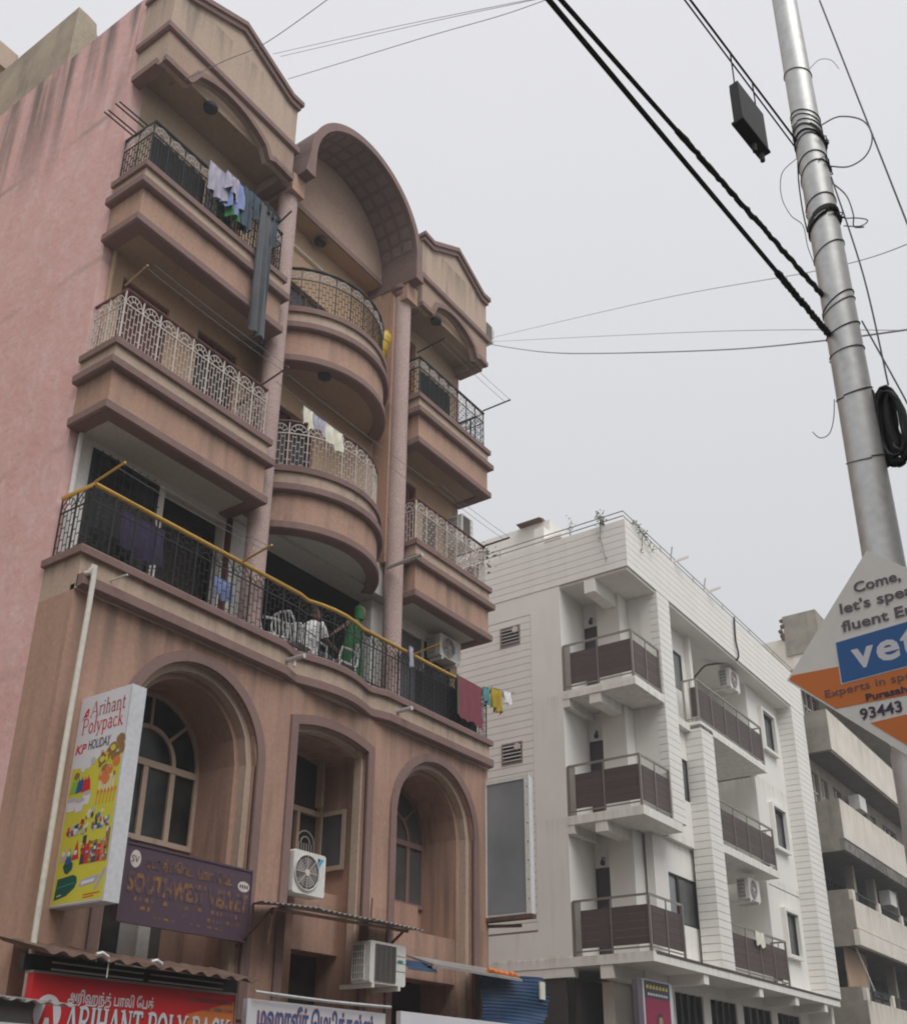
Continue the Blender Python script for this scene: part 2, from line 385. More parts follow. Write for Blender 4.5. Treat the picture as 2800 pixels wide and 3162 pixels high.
def put_text(body, size, org, u, v, m, parent, bold=0., align='LEFT', shear=0., sx=1., fit=None, name='lettering', space=1.0):
    me = text_mesh(body, size, bold, align, shear, space)
    xs = [p.co.x for p in me.vertices]
    if fit and xs: sx = fit/max(1e-6, max(xs)-min(xs))
    x0 = min(xs) if (fit and xs) else 0
    mt = frame(org, u, v) @ Matrix.Scale(sx, 4, (1, 0, 0)) @ Matrix.Translation((-x0, 0, 0))
    if len(body) <= 16 and body.isascii() and size > .08:
        o = None
        for m2 in split_letters(me, body, size, bold, shear, space):
            m2.transform(mt); m2.materials.append(M[m]); o = link(m2, 'letter', parent)
        bpy.data.meshes.remove(me); return o
    me.transform(mt); me.materials.append(M[m])
    return link(me, name, parent)
def patch(poly, org, u, v, m, parent, name='print_patch', d=.001):
    """flat printed shape (2D polygon in sign coordinates)"""
    f = frame(org, u, v); mb = MB()
    n = len(poly); vs = [f @ Vector((p[0], p[1], z)) for z in (0, d) for p in poly]
    mb.add(vs, [tuple(range(n))[::-1], tuple(range(n, 2*n))] + [(i, (i+1) % n, (i+1) % n+n, i+n) for i in range(n)])
    return mb.build(name, m, parent)
def ell(cx, cy, rx, ry, n=20, a0=0, a1=360): return [(cx+rx*math.cos(R(a0+(a1-a0)*i/n)), cy+ry*math.sin(R(a0+(a1-a0)*i/n))) for i in range(n)]

# serif stroke glyphs: name -> (advance, [(points, width factor)], [serif centres])
def arc2(cx, cy, rx, ry, a0, a1, n=9): return [(cx+rx*math.cos(R(a0+(a1-a0)*i/n)), cy+ry*math.sin(R(a0+(a1-a0)*i/n))) for i in range(n+1)]
GL = {
 'A': (.84, [([(.06, 0), (.42, 1)], .5), ([(.42, 1), (.74, 0)], 1), ([(.18, .33), (.62, .33)], .45)], [(.06, 0), (.74, 0)]),
 'R': (.80, [([(.18, 0), (.18, 1)], 1), ([(.18, .97)] + arc2(.40, .745, .24, .225, 90, -90) + [(.18, .52)], .6), ([(.42, .52), (.72, 0)], .9)], [(.18, 0), (.16, 1), (.74, 0)]),
 'I': (.40, [([(.2, 0), (.2, 1)], 1)], [(.2, 0), (.2, 1)]),
 'H': (.86, [([(.18, 0), (.18, 1)], 1), ([(.68, 0), (.68, 1)], 1), ([(.18, .52), (.68, .52)], .5)], [(.18, 0), (.18, 1), (.68, 0), (.68, 1)]),
 'N': (.88, [([(.16, 0), (.16, 1)], .55), ([(.16, 1), (.70, 0)], 1), ([(.70, 0), (.70, 1)], .55)], [(.16, 0), (.14, 1), (.70, 1)]),
 'T': (.74, [([(.37, 0), (.37, 1)], 1), ([(.06, .96), (.68, .96)], .6), ([(.06, .98), (.06, .80)], .5), ([(.68, .98), (.68, .80)], .5)], [(.37, 0)]),
 'P': (.72, [([(.18, 0), (.18, 1)], 1), ([(.18, .97)] + arc2(.40, .73, .24, .24, 90, -90) + [(.18, .49)], .65)], [(.18, 0), (.16, 1)]),
 'O': (.88, [(arc2(.43, .5, .31, .46, 0, 360, 24), .85)], []),
 'L': (.68, [([(.18, 0), (.18, 1)], 1), ([(.18, .04), (.60, .04)], .6), ([(.60, .02), (.60, .22)], .5)], [(.18, 0), (.18, 1)]),
 'Y': (.80, [([(.10, 1), (.40, .48)], .95), ([(.72, 1), (.40, .48)], .55), ([(.40, .5), (.40, 0)], 1)], [(.10, 1), (.72, 1), (.40, 0)]),
 'C': (.78, [(arc2(.45, .5, .31, .46, 45, 315, 18), .85), ([(.67, .97), (.67, .72)], .5)], []),
 'K': (.84, [([(.18, 0), (.18, 1)], 1), ([(.70, 1), (.20, .42)], .5), ([(.34, .58), (.74, 0)], 1)], [(.18, 0), (.18, 1), (.70, 1), (.76, 0)]),
 'r': (.42, [([(.15, 0), (.15, .62)], 1), (arc2(.33, .42, .17, .19, 165, 60, 5), .8)], [(.15, 0), (.12, .62)]),
 'i': (.28, [([(.14, 0), (.14, .62)], 1), ([(.14, .80), (.14, .90)], 1.2)], [(.14, 0), (.12, .62)]),
 'h': (.58, [([(.14, 0), (.14, 1.02)], 1), (arc2(.29, .43, .15, .19, 180, 0, 8) + [(.44, 0)], .9)], [(.14, 0), (.12, 1.02), (.44, 0)]),
 'n': (.58, [([(.14, 0), (.14, .62)], 1), (arc2(.29, .43, .15, .19, 180, 0, 8) + [(.44, 0)], .9)], [(.14, 0), (.12, .62), (.44, 0)]),
 'a': (.52, [(arc2(.24, .46, .15, .16, 150, 0, 7) + [(.39, .10), (.46, .02)], .9), (arc2(.24, .18, .15, .17, 60, 360, 14), .8)], []),
 't': (.36, [([(.16, .82), (.16, .12)] + arc2(.25, .12, .09, .1, 180, 320, 5), .9), ([(.03, .60), (.32, .60)], .7)], []),
 'o': (.56, [(arc2(.28, .31, .19, .29, 0, 360, 18), .85)], []),
 'l': (.28, [([(.14, 0), (.14, 1.02)], 1)], [(.14, 0), (.12, 1.02)]),
 'y': (.56, [([(.08, .62), (.28, .02)], 1), ([(.48, .62), (.22, -.20), (.08, -.26)], .6)], [(.08, .62), (.48, .62)]),
 'p': (.58, [([(.14, -.28), (.14, .62)], 1), (arc2(.30, .31, .17, .29, 150, -150, 14), .85)], [(.14, -.28), (.12, .62)]),
 'c': (.48, [(arc2(.27, .31, .18, .29, 45, 320, 14), .85)], []),
 'k': (.58, [([(.14, 0), (.14, 1.02)], 1), ([(.44, .60), (.16, .26)], .6), ([(.24, .35), (.48, 0)], .95)], [(.14, 0), (.12, 1.02), (.48, 0)]),
 ' ': (.36, [], []),
}
def serif_text(body, h, org, u, v, m, parent, wt=.15, fit=None, d=.0006, serif=.10, sth=.05):
    mb = MB(); f = frame(org, u, v)
    tot = sum(GL[c][0] for c in body); sx = (fit/(tot*h)) if fit else 1.
    x = 0.; lay = 0
    def quad(pts4):
        nonlocal lay; z = .0005 + lay*.00006; lay = (lay+1) % 40
        mb.add([f @ Vector((p[0], p[1], z)) for p in pts4], [(0, 1, 2, 3)])
    last = None
    for ch in body:
        adv, st, ser = GL[ch]; mb = MB()
        for pts, wf in st:
            hw = wt*wf/2
            for (ax, ay), (bx, by) in zip(pts, pts[1:]):
                dx, dy = bx-ax, by-ay; l = math.hypot(dx, dy) or 1; nx, ny = -dy/l*hw, dx/l*hw
                ex, ey = dx/l*hw*.35, dy/l*hw*.35
                if len(pts) == 2: ex = ey = 0
                q = [(ax+nx-ex, ay+ny-ey), (ax-nx-ex, ay-ny-ey), (bx-nx+ex, by-ny+ey), (bx+nx+ex, by+ny+ey)]
                quad([((x+px)*h*sx, py*h) for px, py in q])
        for sxx, sy in ser:
            y0, y1 = (sy-sth, sy) if sy > .3 else (sy, sy+sth)
            q = [(sxx-serif-wt*.3, y0), (sxx+serif+wt*.3, y0), (sxx+serif+wt*.3, y1), (sxx-serif-wt*.3, y1)]
            quad([((x+px)*h*sx, py*h) for px, py in q])
        x += adv
        if mb.v: last = mb.build('letter', m, parent)
    return last

# ================================================================== the setting
MB().box(-400, 500, -400, 500, -.6, -.02).build('ground', 'earth', kind='structure')
MB().box(-120, 200, -1.2, 7.4, -.02, .004).build('road', 'asphalt', kind='structure')
MB().box(-120, 200, 7.4, 9.2, -.02, .14).build('pavement', 'paving', kind='structure')
MB().box(-120, 200, -4.6, -1.2, -.02, .14).build('pavement', 'paving', kind='structure')

# unseen terrace added across the street, heights shaped to shade the lower storeys
for i, (x0, x1, h_) in enumerate(((-60, -22, 14), (-21.6, -6, 16), (-5.6, 8, 15), (8.4, 20, 11), (20.4, 46, 7), (46.4, 90, 9))):
    sb_ = MB().box(x0, x1, -16, -5.2, 0, h_).build('shade_block', 'concrete_shaded2', kind='structure')
    for k in range(int((x1-x0)/4)):
        for zf in range(1, int(h_/3.2)): MB().box(x0+1+k*4, x0+2.6+k*4, -5.2, -5.14, zf*3.2+.9, zf*3.2+2.3).build('window', 'dark_glass', sb_)
# low neighbour on the left, below the pink wall
# ================================================================== brown apartment building
B = thing('apartment_building', 'brown and beige apartment building with stacked balconies and a coffered barrel vault', 'building')
XL, XR = 6.60, 15.42            # side faces
TL = (6.60, 9.38); TR = (13.10, 15.42); CX = 11.22
YB = 10.78                      # back wall of the balconies
# --- shell
sw = box(XL, XL+.2, YB, 24, 0, 18.14).build('side_wall', 'pink', B, label='weathered pink side wall')
box(XL, XL+.2, 12.9, 24, 18.142, 19.55).build('stair_head_wall', 'old_plaster', B)
MB().prism([(6.8, 17.9), (7.6, 17.9), (7.6, 18.6), (7.2, 19.2), (7.02, 19.30), (6.98, 19.52), (6.8, 19.55)], 'y', 12.9, 13.15).build('stair_head_front', 'old_plaster', B)
box(XL-.005, XL+.21, 11.0, 24, 18.22, 18.26).build('coping', 'roof_grime', B) if False else None
box(XR-.2, XR, YB, 24, 0, 17.9).build('side_wall', 'brown', B)
box(XL, XR, 23.8, 24, 0, 17.9).build('rear_wall', 'brown', B)
box(XL+.2, XR-.2, 10.98, 23.8, 17.6, 17.9).build('roof_slab', 'roof_grime', B)
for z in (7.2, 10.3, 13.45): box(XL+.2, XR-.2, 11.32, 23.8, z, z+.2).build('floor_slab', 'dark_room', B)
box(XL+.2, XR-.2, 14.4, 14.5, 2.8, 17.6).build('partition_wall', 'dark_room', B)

# --- balcony bands
def band(path, T, parent=B, soff='soffit_tan', name='balcony'):
    o = MB().sweep(path, [(0, T-1.10), (0, T-.06), (-.14, T-.06), (-.14, T-1.10)]).build(name, 'brown', parent)
    MB().sweep(path, [(.012, T-.36), (.012, T-.10), (-.02, T-.10), (-.02, T-.36)]).build('band', 'beige', o)
    MB().sweep(path, [(.058, T-.115), (.062, T-.02), (.045, T), (-.16, T), (-.16, T-.05), (-.03, T-.08), (0.0, T-.115)]).build('moulding', 'mauve', o)
    MB().sweep(path, [(.075, T-.49), (.10, T-.47), (.10, T-.365), (.08, T-.345), (-.02, T-.345), (-.02, T-.49)]).build('moulding', 'mauve', o)
    MB().sweep(path, [(.035, T-1.15), (.06, T-1.13), (.06, T-1.02), (.045, T-1.0), (-.16, T-1.0), (-.16, T-1.15)]).build('moulding', 'mauve', o)
    return o
arc_path = [(CX+1.57*math.sin(R(a)), 11.42-1.57*math.cos(R(a))) for a in [-60+i*5 for i in range(25)]]
def tower_path(x): return [(x[0], YB), (x[0], 10.06), (x[1], 10.06), (x[1], YB)]
bal = {}
for fl, T, soff in ((4, 13.99, 'soffit_tan'), (3, 10.84, 'soffit_white')):
    for key, x in (('L', TL), ('R', TR)):
        o = band(tower_path(x), T); bal[key, fl] = o
        box(x[0]+.02, x[1]-.02, 10.08, YB, T-1.12, T-.40).build('soffit', soff, o)
    o = band(arc_path, T); bal['C', fl] = o
    pl = [(p[0], p[1]+.03) for p in arc_path] + [(12.66, YB), (9.78, YB)]
    MB().prism(pl, 'z', T-1.08, T-.40).build('soffit', soff if fl == 3 else 'soffit_tan', o)
# second floor ledge with a bulge in the middle
def bulge(x):
    d = abs(x-CX)
    if d < .83: return 10.16-.17*math.cos(math.pi/2*d/.83)
    if d < 1.25:
        t = (d-.83)/.42; return 10.16-.10*(t*t*(3-2*t))
    return 10.06
xs = [9.9]+[CX-1.25+i*.05 for i in range(51)]+[12.55]
lp = [(XL, YB), (XL, 10.06)] + [(x, bulge(x)) for x in xs] + [(XR, 10.06), (XR, YB)]
led = MB().sweep(lp, [(0, 7.18), (0, 7.70), (-.14, 7.70), (-.14, 7.18)]).build('ledge', 'beige', B)
MB().sweep(lp, [(.058, 7.63), (.062, 7.72), (.045, 7.74), (-.16, 7.74), (-.16, 7.66), (0, 7.63)]).build('moulding', 'mauve', led)
MB().sweep(lp[1:-1], [(.06, 7.20), (.10, 7.22), (.10, 7.34), (.08, 7.36), (-.02, 7.36), (-.02, 7.20)]).build('moulding', 'mauve', led)
box(XL+.02, XR-.02, 10.22, 11.3, 7.30, 7.50).build('floor_slab', 'soffit_tan', led)

# --- back walls of the balconies
def back(z0, z1, x0, x1, y, opens, m): return wall_open(x0, x1, z0, z1, y, y+.2, opens).build('wall', m, B)
back(13.45, 17.6, XL+.2, 9.7, YB, [flat_open(8.2, 9.0, 13.5, 15.55)], 'soffit_tan')
back(10.3, 13.45, XL+.2, 9.7, YB, [flat_open(7.0, 7.85, 10.5, 12.55), flat_open(8.42, 9.25, 11.0, 12.6)], 'ochre')
back(7.2, 10.3, XL+.2, 9.38, YB, [flat_open(6.98, 8.11, 7.9, 9.62), flat_open(8.22, 9.36, 7.5, 9.62)], 'wall_white')
back(13.45, 17.6, 12.74, XR-.2, YB, [flat_open(13.55, 13.88, 13.5, 15.95)], 'soffit_tan')
back(10.3, 13.45, 12.74, XR-.2, YB, [flat_open(13.52, 14.0, 10.5, 12.6), flat_open(14.25, 14.75, 11.3, 12.15)], 'ochre')
back(7.2, 10.3, 13.06, XR-.2, YB, [flat_open(13.5, 14.3, 7.5, 9.5), flat_open(14.36, 15.2, 8.3, 9.5)], 'wall_white')
back(13.45, 17.6, 9.7, 12.74, 11.1, [flat_open(10.35, 11.7, 13.5, 15.35)], 'ochre')
back(10.3, 13.45, 9.7, 12.74, YB, [flat_open(10.1, 11.1, 10.5, 12.3)], 'ochre')
box(9.43, 9.8, 10.70, 11.0, 7.5, 9.68).build('pier', 'wall_white', B); box(9.40, 9.43, 10.69, 11.0, 7.5, 9.68).build('pier_edge', 'maroon', B)
box(12.73, 13.06, 10.70, 11.0, 7.5, 9.68).build('pier', 'wall_white', B)
box(9.38, 13.08, 10.52, 10.98, 9.70, 10.3).build('beam', 'soffit_white', B)
for x, z0 in ((9.72, 10.3), (12.68, 10.3), (9.72, 13.45), (12.68, 13.45)):       # return walls beside the round columns
    box(min(x, x+.05)-.02, x+.07, 10.40, YB, z0, z0+3.15 if z0 < 13 else 16.2).build('return_wall', 'brown', B)
# doors and windows on the balconies
def dwin(x0, x1, z0, z1, y, fm, pm, nm='window', bars=0, mull=0, pw=.05):
    f = MB(); f.box(x0, x0+pw, y-.03, y+.05, z0, z1).box(x1-pw, x1, y-.03, y+.05, z0, z1).box(x0+pw, x1-pw, y-.03, y+.05, z1-pw, z1).box(x0+pw, x1-pw, y-.03, y+.05, z0, z0+pw)
    for i in range(1, mull+1): xx = x0+(x1-x0)*i/(mull+1); f.box(xx-.02, xx+.02, y-.028, y+.045, z0+pw, z1-pw)
    o = f.build(nm, fm, B); n = mull+1
    for i in range(n):
        a = x0+(x1-x0)*i/n+.03; b = x0+(x1-x0)*(i+1)/n-.03
        box(a, b, y+.01, y+.02, z0+pw*.5, z1-pw*.5).build('pane', pm, o)
    if bars:
        g = MB()
        for i in range(1, bars): xx = x0+(x1-x0)*i/bars; g.bar((xx, y-.06, z0), (xx, y-.06, z1), .006)
        for k in range(1, 9): zz = z0+(z1-z0)*k/9; g.bar((x0, y-.06, zz), (x1, y-.06, zz), .005)
        g.build('grille', 'black_metal', o)
    return o
dwin(8.2, 9.0, 13.5, 15.55, 10.86, 'maroon', 'dark_door', 'door')
dwin(7.0, 7.85, 10.5, 12.55, 10.86, 'maroon', 'maroon', 'door')
dwin(8.42, 9.25, 11.0, 12.6, 10.86, 'maroon', 'dark_glass', mull=1)
dwin(6.98, 8.11, 7.9, 9.62, 10.80, 'black_metal', 'dark_glass', bars=9)
dwin(8.22, 9.36, 7.5, 9.62, 11.2, 'black_metal', 'dark_room', 'doorway')
dwin(13.55, 13.88, 13.5, 15.95, 10.86, 'wood_orange', 'dark_door', 'door')
dwin(13.52, 14.0, 10.5, 12.6, 10.86, 'maroon', 'maroon', 'door')
dwin(14.25, 14.75, 11.3, 12.15, 10.86, 'maroon', 'dark_glass')
dwin(13.5, 14.3, 7.5, 9.5, 10.9, 'maroon', 'dark_room', 'door')
dwin(14.36, 15.2, 8.3, 9.5, 10.80, 'black_metal', 'dark_glass', bars=8)
dwin(10.35, 11.7, 13.5, 15.35, 11.18, 'maroon', 'dark_door', 'door', mull=1)
dwin(10.1, 11.1, 10.5, 12.3, 10.86, 'maroon', 'dark_glass', 'door', mull=1)

# --- columns
for x in (9.61, 12.86):
    c = MB().lathe([(.165, 7.45), (.165, 16.22)], (x, 10.34, 0), 32).build('column', 'column', B, smooth=True)
    MB().lathe([(.168, 16.16), (.20, 16.20), (.20, 16.26), (.175, 16.28), (.225, 16.33), (.225, 16.42), (.20, 16.44)], (x, 10.34, 0), 32).build('capital', 'mauve', c, smooth=True)
# --- tower tops: arched frieze, moulding and stepped pediment
def tower_top(x, cu0, cu1):
    x0, x1 = x; xp = (x0+x1)/2
    botom = [(x0, 16.10), (cu0, 16.10), (cu0+.05, 16.17)] + [(cu0+.05+(cu1-cu0-.05)*t, 16.17+.40*math.sin(math.pi*(.10+.90*t))**.75 - .124*(1-t)*0) for t in [i/14 for i in range(1, 14)]] + [(cu1, 16.06), (cu1+.14, 16.13), (x1, 16.10)]
    ped = [(x1, 17.86), (x1-.22, 17.84), (xp, 18.34), (x0+.30, 17.84), (x0, 17.86)]
    o = MB().prism(botom+ped, 'y', 10.06, 10.20).build('pediment', 'beige', B)
    MB().prism([(min(max(p[0], x0+.004), x1-.004), p[1]+.004) for p in botom]+[(x1-.004, 16.80), (x0+.004, 16.80)], 'y', 10.052, 10.10).build('frieze', 'tympanum', o)
    MB().ribbon([(p[0]+(-.006 if i == 0 else .006 if i == len(botom)-1 else 0), p[1]-.006) for i, p in enumerate(botom)], .10, 10.02, 10.11).build('arch_trim', 'mauve', o)
    tp = ped[::-1]
    MB().ribbon([(x0-.05, 17.86)]+tp[1:-1]+[(x1+.06, 17.86)], .09, 9.96, 10.24, 1).build('coping', 'mauve', o)
    MB().ribbon([(x0-.02, 17.76), (x0+.30, 17.74), (xp, 18.24), (x1-.22, 17.74), (x1+.02, 17.76)], .09, 10.0, 10.10, 1).build('moulding', 'mauve', o)
    mp = [(x0, YB), (x0, 10.06), (x1, 10.06), (x1, YB)]
    MB().sweep(mp, [(.04, 16.74), (.07, 16.76), (.07, 16.86), (.05, 16.90), (-.02, 16.90), (-.02, 16.74)]).build('moulding', 'mauve', o)
    for xx, nm in ((x0, -1), (x1, 1)):
        a, b = (xx, xx+.14) if nm < 0 else (xx-.14, xx)
        box(a+.004, b-.004, 10.20, YB-.004, 16.10, 17.84).build('parapet_return', 'beige', o)
        if nm < 0:
            box(a-.05, b-.006, 10.2, YB-.004, 16.08, 16.20).build('moulding', 'mauve', o); box(a-.05, b+.02, 10.24, YB-.004, 17.845, 17.93).build('coping', 'mauve', o)
        else: box(a+.006, b+.05, 10.2, YB-.004, 16.08, 16.20).build('moulding', 'mauve', o)
    box(x0+.14, x1-.14, 10.20, YB, 16.30, 16.45).build('soffit', 'soffit_tan', o)
    return o
tower_top(TL, 7.10, 8.82); tower_top(TR, 13.45, 15.02)
# --- barrel vault over the middle bay
Rv, Zs = 1.46, 16.90
inner = [(CX-Rv, 16.40)] + arcpts(CX, Zs, Rv, 180, 0, 36) + [(CX+Rv, 16.40)]
outer = [(CX+Rv+.22, 16.40)] + arcpts(CX, Zs, Rv+.13, 0, 180, 36) + [(CX-Rv-.22, 16.40)]
def shell(y0, y1, inn, out):
    mb = MB(); n = len(inn); o2 = out[::-1]
    for i in range(n-1):
        a, b, c, d = inn[i], inn[i+1], o2[i+1], o2[i]
        mb.add([(p[0], y, p[1]) for y in (y0, y1) for p in (a, b, c, d)], [(0,1,2,3),(7,6,5,4),(0,4,5,1),(2,6,7,3)])
    mb.add([(p[0], y, p[1]) for y in (y0, y1) for p in (inn[0], o2[0])], [(0, 1, 3, 2)]); mb.add([(p[0], y, p[1]) for y in (y0, y1) for p in (inn[-1], o2[-1])], [(0, 1, 3, 2)])
    return mb
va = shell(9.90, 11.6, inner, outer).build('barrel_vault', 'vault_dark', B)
shell(9.872, 9.90, [(CX-Rv-.004, 16.395)]+arcpts(CX, Zs, Rv+.004, 180, 0, 36)+[(CX+Rv+.004, 16.395)], [(CX+Rv+.24, 16.395)]+arcpts(CX, Zs, Rv+.15, 0, 180, 36)+[(CX-Rv-.24, 16.395)]).build('arch_rim', 'mauve', va)
NA = 15
for i in range(NA):
    a0 = 172-(i+.14)*164/NA; a1 = 172-(i+.86)*164/NA
    for j in range(3):
        y0 = 9.99+j*.27; mb = MB(); r0 = Rv-.012
        pts = []
        for k in range(4):
            a = a0+(a1-a0)*k/3; pts.append((CX+r0*math.cos(R(a)), Zs+r0*math.sin(R(a))))
        for p, q in zip(pts, pts[1:]): mb.add([(p[0], y0, p[1]), (q[0], y0, q[1]), (q[0], y0+.19, q[1]), (p[0], y0+.19, p[1])], [(0, 1, 2, 3)])
        r1 = Rv
        pq = [(CX+r1*math.cos(R(a)), Zs+r1*math.sin(R(a))) for a in (a0, a1)]
        mb.add([(pts[0][0], y0, pts[0][1]), (pts[-1][0], y0, pts[-1][1]), (pq[1][0], y0, pq[1][1]), (pq[0][0], y0, pq[0][1])], [(0, 1, 2, 3)])
        mb.add([(pts[0][0], y0+.19, pts[0][1]), (pts[-1][0], y0+.19, pts[-1][1]), (pq[1][0], y0+.19, pq[1][1]), (pq[0][0], y0+.19, pq[0][1])], [(0, 1, 2, 3)])
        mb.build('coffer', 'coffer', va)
ty = MB().prism([(CX-Rv, 16.62), (CX+Rv, 16.62)] + [(CX+Rv*math.cos(R(a)), Zs+Rv*math.sin(R(a))) for a in range(0, 181, 6)], 'y', YB-.02, YB+.08).build('tympanum', 'tympanum', B)
MB().box(CX-Rv, CX+Rv, YB-.05, YB-.02, 16.62, 16.74).build('moulding', 'mauve', ty)
box(CX-Rv, CX+Rv, YB, 12.0, 16.56, 16.62).build('soffit', 'ochre', B) if False else None
box(9.45, 9.75, 10.10, YB, 16.02, 16.40).build('beam', 'brown', B); box(12.70, 13.02, 10.10, YB, 16.02, 16.40).build('beam', 'brown', B)
# middle bay ceiling on the top floor
box(9.70, 12.74, YB-.015, 11.3, 16.615, 16.72).build('ceiling', 'ochre', B)
for xa in (9.70, 12.685): box(xa, xa+.06, YB-.01, 11.1, 13.5, 16.612).build('return_wall', 'ochre', B)

# --- ground storey wall in three receding layers
ZS, CL, CR = 5.82, 8.67, 13.87
def seg_top(zc, rise, x0, x1):
    return lambda x: zc+rise*(1-((x-(x0+x1)/2)/((x1-x0)/2))**2)
L1 = [arch_open(CL, 1.08, ZS, 2.6), (10.48, 12.06, 2.6, seg_top(6.62, .12, 10.48, 12.06), 12), arch_open(CR, 1.08, ZS, 2.6)]
L2 = [arch_open(CL, .98, ZS, 2.6), (10.58, 11.96+.06, 2.6, seg_top(6.55, .12, 10.58, 12.02), 12), arch_open(CR, .98, ZS, 2.6)]
L3 = [arch_open(CL, .90, ZS, 2.6), (10.58, 12.16, 2.6, seg_top(6.55, .1, 10.58, 12.16), 12), arch_open(CR, .90, ZS, 2.6)]
wall_open(XL, XR, 0, 7.25, 10.10, 10.18, L1).build('lower_wall', 'brown_low', B)
wall_open(XL+.02, XR-.02, 0, 7.18, 10.18, 10.32, L2).build('lower_wall', 'beige', B)
wall_open(XL+.02, XR-.02, 0, 7.18, 10.32, 11.2, L3).build('lower_wall', 'brown_low', B)
box(XL, XL+.02, 10.18, YB, 0, 7.18).build('pier_side', 'brown', B); box(XR-.02, XR, 10.18, YB, 0, 7.18).build('pier_side', 'brown', B)
for cx in (CL, CR):
    pts = [(cx-1.08, 2.6)] + arcpts(cx, ZS, 1.08, 180, 0, 32) + [(cx+1.08, 2.6)]
    MB().ribbon(pts, .14, 10.06, 10.12, 1).build('arch_surround', 'mauve', B)
tp = [(10.48+1.58*i/12, seg_top(6.62, .12, 10.48, 12.06)(10.48+1.58*i/12)) for i in range(13)]
MB().ribbon([(10.48, 2.6)]+tp+[(12.06, 2.6)], .14, 10.06, 10.12, 1).build('window_surround', 'mauve', B)
# arched windows
def arch_window(cx, fm, pm, back_m, zb, mulls, label):
    y = 11.02; r = .90
    bw = wall_open(cx-r, cx+r, 2.6, ZS+r, y+.03, y+.15, [arch_open(cx, r-.01, ZS, zb)]).build('recess_wall', back_m, B)
    f = MB(); f.ribbon(arcpts(cx, ZS, r, 180, 0, 28), .06, y-.02, y+.06, -1)
    f.box(cx-r, cx-r+.06, y-.02, y+.06, zb, ZS).box(cx+r-.06, cx+r, y-.02, y+.06, zb, ZS).box(cx-r+.06, cx+r-.06, y-.021, y+.06, zb, zb+.07).box(cx-r+.06, cx+r-.06, y-.03, y+.06, ZS-.12, ZS-.03)
    for mx_ in mulls: f.box(mx_-.04, mx_+.04, y-.022, y+.055, zb+.07, ZS-.12)
    f.ribbon(arcpts(cx, ZS-.03, .42, 180, 0, 20), .06, y-.02, y+.05, 1)
    for a in (45, 90, 135): f.tube([(cx+.47*math.cos(R(a)), y+.01, ZS-.03+.47*math.sin(R(a))), (cx+.86*math.cos(R(a)), y+.01, ZS-.03+.86*math.sin(R(a)))], .022, 4)
    o = f.build('window', fm, B)
    ed = [cx-r+.03]+list(mulls)+[cx+r-.03]
    for a, b in zip(ed, ed[1:]): box(a+.02, b-.02, y+.015, y+.025, zb+.03, ZS-.08).build('pane', pm, o)
    MB().prism([(cx-r+.03, ZS-.06), (cx+r-.03, ZS-.06)]+arcpts(cx, ZS, r-.03, 0, 180, 24), 'y', y+.016, y+.024).build('fanlight', pm, o)
    return o
arch_window(CL, 'beige', 'dark_glass', 'brown_low', 4.72, (8.22, 8.67, 9.12), '')
arch_window(CR, 'mauve', 'grey_glass', 'brown_low', 4.70, (13.42, 13.87, 14.32), '')
box(12.97, 14.25, 10.72, 11.05, 4.30, 4.66).build('sill_wall', 'brown_low', B)
box(12.97, 14.77, 10.34, 10.75, 3.45, 4.16).build('planter_wall', 'brown_low', B)
# middle window: dark opening, casement thrown open, grille
mw_ = MB(); y = 11.02
mw_.box(10.58, 10.64, y, y+.08, 4.3, 6.6).box(12.08, 12.16, y, y+.08, 4.3, 6.6).box(10.64, 12.08, y, y+.08, 5.74, 5.82).box(10.64, 12.08, y, y+.08, 4.3, 4.38).box(11.58, 11.64, y, y+.07, 4.38, 5.74)
mwo = mw_.build('window', 'soffit_tan', B)
box(10.6, 12.1, y+.10, y+.12, 5.8, 6.68).build('pane', 'dark_room', mwo); box(10.6, 12.1, y+.12, y+.14, 4.3, 5.78).build('pane', 'dark_room', mwo)
g = MB()
for i in range(8): g.bar((11.66+i*.055, y+.06, 4.4), (11.66+i*.055, y+.06, 5.3), .006)
g.tube([(11.66+.19+.19*math.cos(R(a)), y+.06, 5.3+.19*math.sin(R(a))) for a in range(0, 181, 15)], .008, 4); g.tube([(11.66+.19+.10*math.cos(R(a)), y+.06, 5.3+.10*math.sin(R(a))) for a in range(0, 181, 15)], .008, 4)
g.build('grille', 'silver_paint', mwo)
cs = MB(); cs.box(12.07, 12.11, 10.50, 10.56, 4.88, 5.80).box(12.07, 12.11, 10.96, 11.01, 4.88, 5.80).box(12.07, 12.11, 10.56, 10.96, 5.73, 5.80).box(12.07, 12.11, 10.56, 10.96, 4.88, 4.95)
cso = cs.build('casement', 'beige', mwo)
box(12.085, 12.095, 10.55, 10.97, 4.94, 5.74).build('casement_pane', 'grey_glass', mwo)
box(11.93, 11.965, 10.86, 11.0, 5.86, 6.58).build('casement', 'soffit_tan', mwo)
box(10.58, 12.16, 10.60, 11.05, 3.64, 4.50).build('spandrel_wall', 'brown_low', B)
box(10.585, 11.02, 10.44, 10.6, 2.6, 4.495).build('pilaster', 'brown_low', B)
box(10.58, 12.16, 11.0, 11.1, 2.6, 3.64).build('shop_opening', 'dark_room', B)
